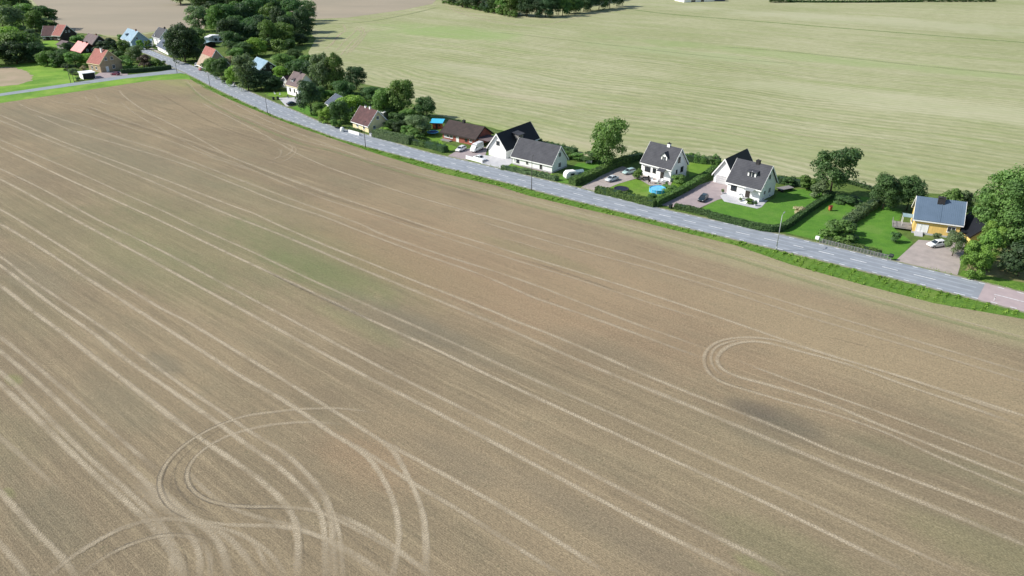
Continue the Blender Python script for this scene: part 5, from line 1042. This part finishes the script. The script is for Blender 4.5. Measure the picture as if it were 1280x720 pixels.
house('pink_roofed_house', 'dark house with a bright pink roof', (91, 69), (103.5, 72.5), 9.0, 2.8, 6.6, 'darkwood', 'pink_roof', barge='red', wins=[('r', .35, 3.2, .8, .9), ('r', .62, 3.2, .8, .9)], chim=[(.45, .5, .7, .7, .8, 'red'), (.85, .5, .7, .7, .8, 'red')])
house('dark_gable_house', 'dark house with a grey brown roof behind the pink roof', (105, 59), (117, 62), 8.5, 2.8, 6.8, 'darkwood', 'mauve_roof', barge='greywood', wins=[('r', .5, 3.4, 1.2, .9)], chim=[(.8, .5, .6, .6, .7, 'red')])
house('farmhouse', 'dark wooden farmhouse with a worn red tiled roof at the end of the village', (67.5, 50.8), (77, 51.5), 11, 3.2, 8.2, 'darkwood', 'red_roof', barge='whitewood', wins=[('r', .4, 4.4, .9, 1), ('r', .6, 4.4, .9, 1), ('f', .7, 1.0, 1.2, 1.3)])
house('farm_wing', 'long maroon roofed wing with a white gable at the left of the farmhouse', (54, 50.5), (67.2, 50.5), 9, 2.8, 7.4, 'darkwood', 'maroon_roof', barge='whitewood', cat='house', wins=[('f', .1, .9, .9, 1.4), ('f', .22, .9, .9, 1.4), ('f', .8, .9, 1, 1.2)])
house('grey_roofed_shed', 'low shed with a plain grey roof below the farmhouse', (72, 60), (79.5, 61.5), 7, 2.0, 3.6, 'greywood', 'mauve_roof', cat='shed')
g = G(104.5, 99.5); fs = thing('flat_white_shed', 'flat white-roofed carport shed with a dark open side beside the side road', 'shed', g, math.atan2((G(120, 97.6) - g).y, (G(120, 97.6) - g).x)); LL = (G(120, 97.6) - g).length
m = MB(); m.box(0, .15, 0, 6, 0, 2.5); m.box(.15, LL - .15, 5.85, 6, 0, 2.5); m.box(LL - .15, LL, 0, 6, 0, 2.5); m.build('wall', 'white', fs); m = MB(); m.box(.15, LL - .15, .3, .4, 0, 2.3); m.build('door', 'brick_dark', fs); m = MB(); m.box(-.3, LL + .3, -.4, 6.3, 2.505, 2.75); m.build('roof', 'white_roof', fs)  # dark panel inside the open side paints the shade of the opening
house('copse_house', 'pale house peeping out of the far copse', (594, 8), (602, 9), 8, 4, 8, 'white', 'pink_roof', wins=[('f', .5, 1.5, 1.5, 1.5)])
house('far_barn', 'long white barn at the top edge of the view', (855, 3), (893, 1.6), 16, 2.0, 4, 'white', 'white_roof', cat='barn', doors=[('f', .3, 4, 1.6, 'darkwood'), ('f', .6, 3, 1.6, 'darkwood')])
house('far_dark_barn', 'small dark blue barn beside the long white barn far off', (894, 1.8), (906, 1.6), 10, 2.2, 3.6, 'slate_roof', 'grey_roof', cat='barn')

# ------------------------------------------------------------------ vehicles
def car(px, py, heading, paintm, label, L=4.3, Wd=1.78, Hh=1.46, kind='hatch', name='parked_car', cat='car'):
    """heading: compass of the nose on the ground (radians, 0 = +x)"""
    t = thing(name, label, cat, G(px, py) + Vector((0, 0, .06)), heading, 'cars parked at the houses' if cat == 'car' else None)
    h = L / 2; w_ = Wd / 2
    if kind == 'van':
        st = [(-h, .45, .95, .90), (-h + .05, .38, 1.2, .96), (-h * .55, .32, 1.25, 1), (0, .32, 1.25, 1), (h * .55, .32, 1.15, 1), (h * .86, .34, 1.0, .96), (h, .42, .75, .82)]
    else:
        st = [(-h, .45, .80, .84), (-h + .12, .32, .95, .95), (-h * .55, .22, .98, 1), (0, .2, .95, 1), (h * .42, .2, .93, 1), (h * .82, .24, .80, .95), (h, .38, .62, .80)]
    m = MB(); R_ = []
    for x, z0, z1, k in st:
        y = w_ * k; ring = [(x, -y * .9, z0), (x, -y, z0 + .12), (x, -y, (z0 + z1) / 2 + .05), (x, -y * .93, z1 - .03), (x, -y * .8, z1), (x, y * .8, z1), (x, y * .93, z1 - .03), (x, y, (z0 + z1) / 2 + .05), (x, y, z0 + .12), (x, y * .9, z0)]
        R_.append(len(m.v)); m.v += ring
    n = 10
    for a, b in zip(R_, R_[1:]):
        for k in range(n): m.f.append((a + k, b + k, b + (k + 1) % n, a + (k + 1) % n)); m.m.append(0)
    m.f.append(tuple(range(R_[0], R_[0] + n))[::-1]); m.f.append(tuple(range(R_[-1], R_[-1] + n))); m.m += [0, 0]
    m.build('body', paintm, t, smooth=False, bevel=.03)
    if kind == 'van': gl = [(-h + .03, 1.20, -h + .12, Hh - .1), (h * .90, 1.02, h * .42, Hh - .1)]; zb = 1.18
    elif kind == 'sedan': gl = [(-h * .78, .94, -h * .38, Hh - .09), (h * .50, .90, h * .12, Hh - .09)]; zb = .9
    else: gl = [(-h * .96, .90, -h * .74, Hh - .09), (h * .50, .88, h * .10, Hh - .09)]; zb = .88
    (xb0, z0, xt0, zt), (xb1, z1, xt1, _) = gl; yb = w_ * .86; yt = w_ * .68 if kind != 'van' else w_ * .84
    m = MB(); m.hexa([(xb0, -yb, zb), (xb1, -yb, zb), (xb1, yb, zb), (xb0, yb, zb)], [(xt0, -yt, zt), (xt1, -yt, zt), (xt1, yt, zt), (xt0, yt, zt)]); m.build('windows', 'glass' if kind != 'van' else 'p_white', t)
    m = MB(); m.hexa([(xt0 - .04, -yt - .02, zt + .002), (xt1 + .04, -yt - .02, zt + .002), (xt1 + .04, yt + .02, zt + .002), (xt0 - .04, yt + .02, zt + .002)], [(xt0 + .08, -yt + .1, Hh), (xt1 - .08, -yt + .1, Hh), (xt1 - .08, yt - .1, Hh), (xt0 + .08, yt - .1, Hh)]); m.build('roof', paintm, t)
    if kind == 'van':
        m = MB(); c0 = Vector((h * .90, 0, 1.02)); c1 = Vector((h * .42, 0, Hh - .1)); q = lambda f, s, y0: tuple(c0.lerp(c1, f) + Vector((.02, s * y0, .02)))
        m.face([q(.12, -1, yb * .92), q(.12, 1, yb * .92), q(.9, 1, yt * .92), q(.9, -1, yt * .92)]); m.build('windscreen', 'glass', t)
        for s in (-1, 1):
            m = MB(); m.face([(h * .35, s * (w_ * .865), 1.25), (h * .70, s * (w_ * .865), 1.25), (h * .42, s * (w_ * .852), 1.75), (h * .35, s * (w_ * .852), 1.75)]); m.build('side_window', 'glass', t)
    else:      # pillars
        m = MB()
        for s in (-1, 1):
            for f in (.0, .45, 1.0):
                xb, xt = xb0 + (xb1 - xb0) * f, xt0 + (xt1 - xt0) * f; m.tube((xb, s * (yb + .004), zb), (xt, s * (yt + .004), zt), .045, .04, 5)
        m.build('pillars', paintm, t)
    for sx in (-h * .62, h * .62):
        for s in (-1, 1):
            m = MB(); m.tube((sx, s * (w_ - .2), .31), (sx, s * (w_ + .01), .31), .31, .31, 16); wo = m.build('wheel', 'tyre', t); m = MB(); m.tube((sx, s * (w_ + .005), .31), (sx, s * (w_ + .02), .31), .19, .17, 12); m.build('rim', 'rim', wo)
    hz = .62 if kind != 'van' else .8
    for s in (-1, 1):
        m = MB(); m.box(h * .93, h * .985, s * w_ * .62 - .15, s * w_ * .62 + .15, hz - .08, hz + .06); m.build('headlight', 'head', t)
        m = MB(); m.box(-h - .015, -h + .05, s * w_ * .66 - .1, s * w_ * .66 + .1, hz, hz + .2); m.build('tail_light', 'tail', t)
    return t
road_a = math.atan2((G(700, 240) - G(600, 210)).y, (G(700, 240) - G(600, 210)).x)
def hd(a, b): d = G(*b) - G(*a); return math.atan2(d.y, d.x)
car(878.5, 250.5, hd((884, 245), (873, 255)), 'p_black', 'very dark green car parked on the paved drive of the house with the black chimney')
car(764.5, 226, hd((770, 223.5), (759, 227)), 'p_silver', 'silver car parked on the gravel drive left of the trampoline', kind='sedan')
car(786, 217, hd((792, 215), (780, 218)), 'p_teal', 'pale teal car parked behind the silver one', L=4.2)
car(1170, 308, hd((1172, 306), (1160, 307.5)), 'p_white', 'white car half under the small tree in the yard of the yellow house')
car(576, 188.5, hd((583, 184), (569, 190.5)), 'p_white', 'white hatchback parked left of the white van')
car(596, 188.5, hd((605, 183), (589, 190.5)), 'p_white', 'tall white van parked between the red brick house and the garage', L=5.6, Wd=2.0, Hh=2.5, kind='van', name='parked_van', cat='van')
car(600, 200.2, hd((594, 198), (606, 201.5)), 'p_white', 'white car behind the low white wall at the road', kind='sedan')
car(365.5, 131.5, hd((356, 133), (374, 130.5)), 'p_black', 'black car in front of the pink-brown roofed house', kind='sedan')
car(144.5, 94, hd((150, 94), (138, 93.5)), 'p_red', 'wine red car before the brick gable house')
car(246, 83, hd((246, 80), (244, 86)), 'p_white', 'white car at the foot of the tan and red roof', L=4.0)
car(253.5, 88, hd((258, 87), (249, 88.5)), 'p_red2', 'small red car right of the white one by the tan and red roof', L=3.8)

# ------------------------------------------------------------------ street lamps and poles
def lamp(px, py, ytop, label, arm, style='modern', pm='galv'):
    h = tall(px, py, ytop); t = thing('street_lamp', label, 'street lamp', G(px, py), arm, 'street lamps along the road')
    m = MB(); m.tube((0, 0, -.1), (0, 0, h - .25), .11, .06, 10); m.tube((0, 0, 0), (0, 0, 1.0), .14, .13, 10); m.build('pole', pm, t, smooth=True)
    m = MB(); m.tube((0, 0, h - .3), (.5, 0, h - .02), .05, .045, 8); m.tube((.5, 0, h - .02), (1.1, 0, h + .05), .045, .04, 8); m.build('arm', pm, t, smooth=True)
    m = MB(); m.hexa([(1.0, -.14, h - .05), (1.75, -.11, h + .01), (1.75, .11, h + .01), (1.0, .14, h - .05)], [(1.0, -.11, h + .1), (1.7, -.07, h + .12), (1.7, .07, h + .12), (1.0, .11, h + .1)]); hdm = m.build('lamp_head', 'galv' if pm == 'galv' else 'polewood', t, bevel=.02)
    m = MB(); m.box(1.1, 1.65, -.09, .09, h - .075, h - .045); m.build('lamp_glass', 'lamp_glass', hdm); return t
up = math.pi / 2
lamp(970, 313.5, 268, 'pale street lamp at the right, in front of the bright green lawn', R(55))
lamp(664.5, 238, 196, 'street lamp in front of the long white house', R(75), pm='polewood')
lamp(457, 184, 153, 'dark street lamp in front of the cream cottage', R(70), pm='polewood')
lamp(334.5, 141.5, 118, 'dark street lamp opposite the pink-brown roofed house', R(60), pm='polewood')
lamp(263, 109.5, 90.5, 'dark street lamp opposite the tan and red roof', R(55), pm='polewood')
lamp(221.5, 91.5, 71.5, 'dark street lamp at the road junction', R(50), pm='polewood')
def pole(px, py, ytop, label):
    h = tall(px, py, ytop); t = thing('utility_pole', label, 'pole', G(px, py), R(30)); m = MB(); m.tube((0, 0, -.1), (0, 0, h), .13, .09, 8); m.build('pole', 'polewood', t); m = MB(); m.box(-.7, .7, -.05, .05, h - .45, h - .33); m.build('crossarm', 'polewood', t)
    m = MB()
    for x in (-.6, 0, .6): m.tube((x, 0, h - .33), (x, 0, h - .2), .04, .05, 6)
    m.build('insulator', 'lamp_glass', t)
pole(88.5, 103.5, 82.5, 'utility pole at the right edge of the bright meadow'); pole(93, 103, 88, 'shorter utility pole next to the one at the bright meadow'); pole(267, 56, 46, 'thin pole at the white L-shaped roof'); 
# road marker posts and mailboxes
def marker(px, py, label):
    t = thing('marker_post', label, 'marker post', G(px, py)); m = MB(); m.box(-.06, .06, -.03, .03, -.1, 1.0); m.build('post', 'whitewood', t); m = MB(); m.box(-.062, .062, -.032, .032, .72, .86); m.build('reflector', 'brick_dark', t)
marker(1242.5, 376, 'thin road marker post at the start of the reddish asphalt')
for px, py, lb in ((963.5, 288.5, 'left white round-topped mailbox by the lamp'), (968.8, 289.2, 'right white round-topped mailbox by the lamp'), (1021, 302.5, 'white mailbox at the left end of the wire fence'), (1113, 325, 'dark mailbox at the right end of the wire fence')):
    t = thing('mailbox', lb, 'mailbox', G(px, py), road_a); m = MB(); m.box(-.04, .04, -.04, .04, 0, .9); m.build('post', 'galv', t); m = MB(); mm = 'bin' if 'dark' in lb else 'caravan'
    m.prism([(-.4, -.35, .7), (-.4, .35, .7), (-.4, .4, 1.15), (-.4, .22, 1.4), (-.4, -.22, 1.4), (-.4, -.4, 1.15)], (.8, 0, 0)); m.build('box', mm, t, bevel=.03)
for px, py, lb, mm in ((342, 125, 'left dark wheelie bin by the concrete drive', 'bin'), (347.5, 124.5, 'right dark wheelie bin by the concrete drive', 'bin'), (838, 260.5, 'dark wheelie bin at the mouth of the paved drive', 'bin')):
    t = thing('wheelie_bin', lb, 'bin', G(px, py), road_a); m = MB(); m.hexa([(-.3, -.3, .1), (.3, -.3, .1), (.3, .3, .1), (-.3, .3, .1)], [(-.38, -.4, 1.05), (.38, -.4, 1.05), (.38, .4, 1.05), (-.38, .4, 1.05)]); m.build('body', mm, t)
    m = MB(); m.prism([(-.4, -.44, 1.06), (-.4, .42, 1.06), (-.4, .42, 1.12), (-.4, 0, 1.2), (-.4, -.44, 1.12)], (.8, 0, 0)); m.build('lid', mm, t); m = MB(); m.tube((-.3, .35, .1), (-.22, .35, .1), .12, .12, 10); m.tube((.22, .35, .1), (.3, .35, .1), .12, .12, 10); m.build('wheel', 'tyre', t)
# roadside wire fence with posts
A, B = G(1024, 303.5), G(1113, 325.5); d = B - A; n = 22; ft = thing('wire_fence', 'low grey wire fence between the lawn and the road', 'fence', A, math.atan2(d.y, d.x))
for i in range(n + 1): m = MB(); x = d.length * i / n; m.box(x - .05, x + .05, -.05, .05, 0, 1.15); m.build('post', 'greywood', ft)
m = MB()
for z in (.2, .45, .7, .95, 1.08): m.box(0, d.length, -.015, .015, z - .02, z + .02)
for i in range(int(d.length / .5)): m.box(i * .5, i * .5 + .02, -.012, .012, .15, 1.06)
m.build('wire', 'galv', ft)
# low white wall by the road, cottage fence
for a, b, hh, lb, nm in (((582.5, 198.5), (603, 204), 1.0, 'low white wall between the road and a white car', 'garden_wall'), ((436, 166), (449, 169.5), 1.0, 'low white board fence before the cream cottage', 'board_fence')):
    A, B = G(*a), G(*b); d = B - A; t = thing(nm, lb, 'wall' if 'wall' in nm else 'fence', A, math.atan2(d.y, d.x)); m = MB(); m.box(0, d.length, -.08, .08, 0, hh); m.build('panel', 'white', t); m = MB(); m.box(-.03, d.length + .03, -.12, .12, hh + .003, hh + .08); m.build('coping', 'whitewood', t)
for px, py, lb in ((428, 164.5, 'white round gatepost drum left of the cream cottage'),):
    t = thing('white_drum', lb, 'drum', G(px, py)); m = MB(); m.lathe([(0, 0), (.7, 0), (.78, .5), (.7, 1.2), (.35, 1.55), (0, 1.6)], 16); m.build('shell', 'caravan', t, smooth=True); m = MB(); m.lathe([(.79, .45), (.82, .5), (.79, .55)], 16); m.build('band', 'galv', t)
for px, py, sc_, lb in ((464, 170.5, .9, 'small pale box-shaped cart under the hedge at the cream cottage'), (293, 106, .7, 'tiny white box at the roadside under the light green tree')):
    t = thing('utility_box', lb, 'utility box', G(px, py), road_a); m = MB(); m.box(-.6 * sc_, .6 * sc_, -.35 * sc_, .35 * sc_, .08, 1.1 * sc_); m.build('cabinet', 'concrete' if sc_ > .8 else 'caravan', t, bevel=.02); m = MB(); m.box(-.7 * sc_, .7 * sc_, -.42 * sc_, .42 * sc_, 1.11 * sc_, 1.2 * sc_); m.build('lid', 'galv', t)
# small covered caravan and tarpaulin by the long white house
t = thing('covered_caravan', 'small white covered caravan beside the long white house', 'caravan', G(713, 223.5), R(25)); m = MB()
m.prism([(-1.8, -1.0, .45), (1.5, -1.0, .45), (1.9, -1.0, .9), (1.8, -1.0, 1.7), (1.2, -1.0, 2.4), (-1.1, -1.0, 2.5), (-1.8, -1.0, 1.9), (-1.95, -1.0, 1.0)], (0, 2.0, 0)); m.build('body', 'caravan', t, bevel=.2)
for s in (-1, 1): m = MB(); m.tube((0, s * .85, .32), (0, s * 1.02, .32), .32, .32, 14); m.build('wheel', 'tyre', t)
m = MB(); m.box(1.9, 3.0, -.05, .05, .4, .5); m.build('drawbar', 'galv', t); m = MB(); m.box(-.6, .6, -1.225, -1.2, 1.35, 1.9); m.build('window', 'glass', t)
t = thing('tarp_stack', 'blue grey tarpaulin over a stack behind the white caravan', 'tarpaulin', G(723, 219), R(20)); m = MB()
m.prism([(-1.4, -1.1, .0), (-1.35, -.9, 1.2), (-1.3, 0, 1.7), (-1.35, .9, 1.2), (-1.4, 1.1, .0)], (2.8, 0, 0)); m.build('cover', 'tarp', t, bevel=.12); m = MB(); m.tube((-.5, -1.12, .1), (-.5, -.92, 1.25), .02, .02, 5); m.tube((.6, -1.12, .1), (.6, -.92, 1.25), .02, .02, 5); m.build('rope', 'caravan', t)
# trampolines and pools
def trampoline(px, py, r_, lb, mm, rim_='brick_dark'):
    t = thing('trampoline', lb, 'trampoline', G(px, py)); m = MB(); m.lathe([(0, .86), (r_ - .3, .86)], 28); m.build('mat', mm, t, fix=False); m = MB(); m.lathe([(r_ - .32, .87), (r_ - .3, .93), (r_, .93), (r_ + .04, .88), (r_, .82), (r_ - .3, .83), (r_ - .32, .87)], 28); m.build('pad', rim_, t, smooth=True)
    for i in range(6): a = i * math.pi / 3; m = MB(); m.tube((math.cos(a) * (r_ - .1), math.sin(a) * (r_ - .1), 0), (math.cos(a) * (r_ - .1), math.sin(a) * (r_ - .1), .84), .03, .03, 6); m.build('leg', 'galv', t)
trampoline(776.5, 239.5, 2.05, 'round dark trampoline behind the roadside hedge', 'darkmesh')
trampoline(541, 168, 2.0, 'round navy trampoline with a light blue rim in front of the turquoise playhouse', 'navymesh', 'poolblue')
t = thing('swimming_pool', 'round light blue above-ground swimming pool on the lawn', 'swimming pool', G(822, 239.5)); m = MB(); m.lathe([(2.2, 0), (2.25, .5), (2.2, .95), (2.26, 1.02), (2.16, 1.04), (2.1, .95), (2.12, .3)], 36); m.build('wall', 'poolblue', t, smooth=True)
m = MB(); m.lathe([(0, .86), (2.115, .86)], 36); m.build('water', 'poolwater', t, fix=False)
for i in range(10): a = i * math.pi / 5; m = MB(); m.tube((math.cos(a) * 2.3, math.sin(a) * 2.3, 0), (math.cos(a) * 2.28, math.sin(a) * 2.28, 1.0), .035, .035, 6); m.build('leg', 'caravan', t)
# playhouse
t = thing('playhouse', 'small orange playhouse with a flat turquoise roof', 'playhouse', G(547, 160), R(-8)); m = MB(); m.box(-1.5, 1.5, -1.2, 1.2, 0, 2.1); m.build('wall', 'orange', t)
m = MB(); m.prism([(-2.3, -1.9, 2.15), (-2.3, 1.9, 2.75), (-2.3, 1.9, 2.83), (-2.3, -1.9, 2.23)], (4.6, 0, 0)); m.build('roof', 'turq', t); m = MB(); m.box(-.4, .4, -1.24, -1.2, .1, 1.7); m.build('door', 'darkwood', t); m = MB(); m.box(.7, 1.2, -1.24, -1.2, .9, 1.5); m.build('window', 'glass', t)
m = MB()
for x in (-2.1, 2.1): m.box(x - .05, x + .05, -1.75, -1.65, 0, 2.16)
m.build('post', 'orange', t)
# red garden box with legs on the middle lawn
t = thing('garden_chest', 'small red brown wooden stand alone on the middle lawn', 'garden box', G(1037.3, 263.5), R(20)); m = MB(); m.box(-.35, .35, -.3, .3, .35, 1.2); m.build('box', 'orange', t); m = MB(); m.prism([(-.45, -.4, 1.2), (-.45, 0, 1.5), (-.45, .4, 1.2)], (.9, 0, 0)); m.build('roof', 'red', t)
for x in (-.3, .3):
    for y in (-.25, .25): m = MB(); m.box(x - .04, x + .04, y - .04, y + .04, 0, .35); m.build('leg', 'orange', t)
# garden furniture
def chair(px, py, rz, lb, mm='whitewood', gr='patio chairs'):
    t = thing('garden_chair', lb, 'chair', G(px, py) + Vector((0, 0, .06)), rz, gr); m = MB(); m.box(-.27, .27, -.27, .27, .40, .46); m.build('seat', mm, t); m = MB(); m.hexa([(-.27, .24, .46), (.27, .24, .46), (.27, .29, .46), (-.27, .29, .46)], [(-.25, .36, 1.0), (.25, .36, 1.0), (.25, .41, 1.0), (-.25, .41, 1.0)]); m.build('backrest', mm, t)
    for x in (-.24, .24):
        for y in (-.24, .24): m = MB(); m.box(x - .025, x + .025, y - .025, y + .025, 0, .395); m.build('leg', mm, t)
def table(px, py, rz, lb, lx=.9, ly=.5, mm='whitewood'):
    t = thing('garden_table', lb, 'table', G(px, py) + Vector((0, 0, .06)), rz); m = MB(); m.box(-lx, lx, -ly, ly, .70, .75); m.build('tabletop', mm, t)
    for x in (-lx + .1, lx - .1):
        for y in (-ly + .1, ly - .1): m = MB(); m.box(x - .035, x + .035, y - .035, y + .035, 0, .695); m.build('leg', mm, t)
table(807, 225, R(-15), 'dark garden table left on the patio of the dormered house', mm='darkwood'); table(818, 229.5, R(-15), 'white garden table in the middle of the patio of the dormered house'); table(829, 231, R(40), 'grey table at the right end of the patio of the dormered house', .5, .4, 'galv')
for (px, py, rz, lb, mm) in [(799.5, 223.5, .5, 'white chair at the left end of the patio', 'whitewood'), (803, 226, 2.6, 'dark chair before the dark garden table', 'darkwood'), (811, 224.5, .1, 'dark chair behind the dark garden table', 'darkwood'), (811.5, 229, 3.0, 'dark chair between the two patio tables', 'darkwood'), (815, 226.5, .2, 'white chair behind the white patio table', 'whitewood'), (821.5, 227.5, -.3, 'white chair right behind the white patio table', 'whitewood'), (822, 232, 2.9, 'white chair before the white patio table', 'whitewood'), (827, 228, -.6, 'white chair by the porch of the dormered house', 'whitewood')]: chair(px, py, rz, lb, mm)
for (px, py, lb, c) in [(903, 242, 'small potted shrub left of the white house with the black chimney', 'leaf_hedge'), (925.5, 252.5, 'potted plant in the middle of the concrete patio', 'leaf_mid'), (944, 257.5, 'potted plant at the right corner of the concrete patio', 'leaf_dark'), (833, 233, 'potted plant at the right of the patio chairs', 'leaf_mid'), (360, 122.5, 'potted plant at the wall of the pink-brown roofed house', 'leaf_dark')]:
    t = thing('potted_plant', lb, 'plant', G(px, py) + Vector((0, 0, .06)), group='potted plants'); m = MB(); m.lathe([(0, 0), (.28, 0), (.38, .5), (.34, .5), (.3, .42), (0, .42)], 14); m.build('pot', 'concrete', t)
    r = random.Random(int(px)); V = [leaf_quad(Vector((0, 0, .8)) + rvec(r) * .45 * r.random() ** .4, rvec(r), .09, r) for _ in range(160)]; finish_leaves('foliage', V, [r.random() for _ in V], c, t)
chair(350, 119.5, .3, 'left white chair on the lawn of the pink-brown roofed house', gr='lawn chairs'); chair(344, 118.5, .8, 'right white chair on the lawn of the pink-brown roofed house', gr='lawn chairs')
# wood stack and trailer by the white house, bench in the far garden
t = thing('plank_stack', 'pale stack of planks on trestles right of the white house with the black chimney', 'planks', G(981, 238.5), R(25)); 
for i in range(5): m = MB(); m.box(-2.2, 2.2, -1.0 + i * .42, -.62 + i * .42, .75, .9); m.build('plank', 'greywood', t)
for x in (-1.5, 1.5): m = MB(); m.box(x - .06, x + .06, -1, 1, 0, .745); m.build('trestle', 'darkwood', t)
t = thing('garden_bench', 'small white bench on the lawn behind the wide hedge', 'bench', G(736, 204.5), R(-10)); m = MB(); m.box(-.9, .9, -.25, .25, .4, .46); m.build('seat', 'whitewood', t); m = MB(); m.box(-.9, .9, .25, .3, .46, .95); m.build('backrest', 'whitewood', t)
for x in (-.8, .8): m = MB(); m.box(x - .04, x + .04, -.22, .22, 0, .395); m.build('leg', 'whitewood', t)
for o in bpy.data.objects:
    for k in ('_L', '_D'):
        if k in o: del o[k]
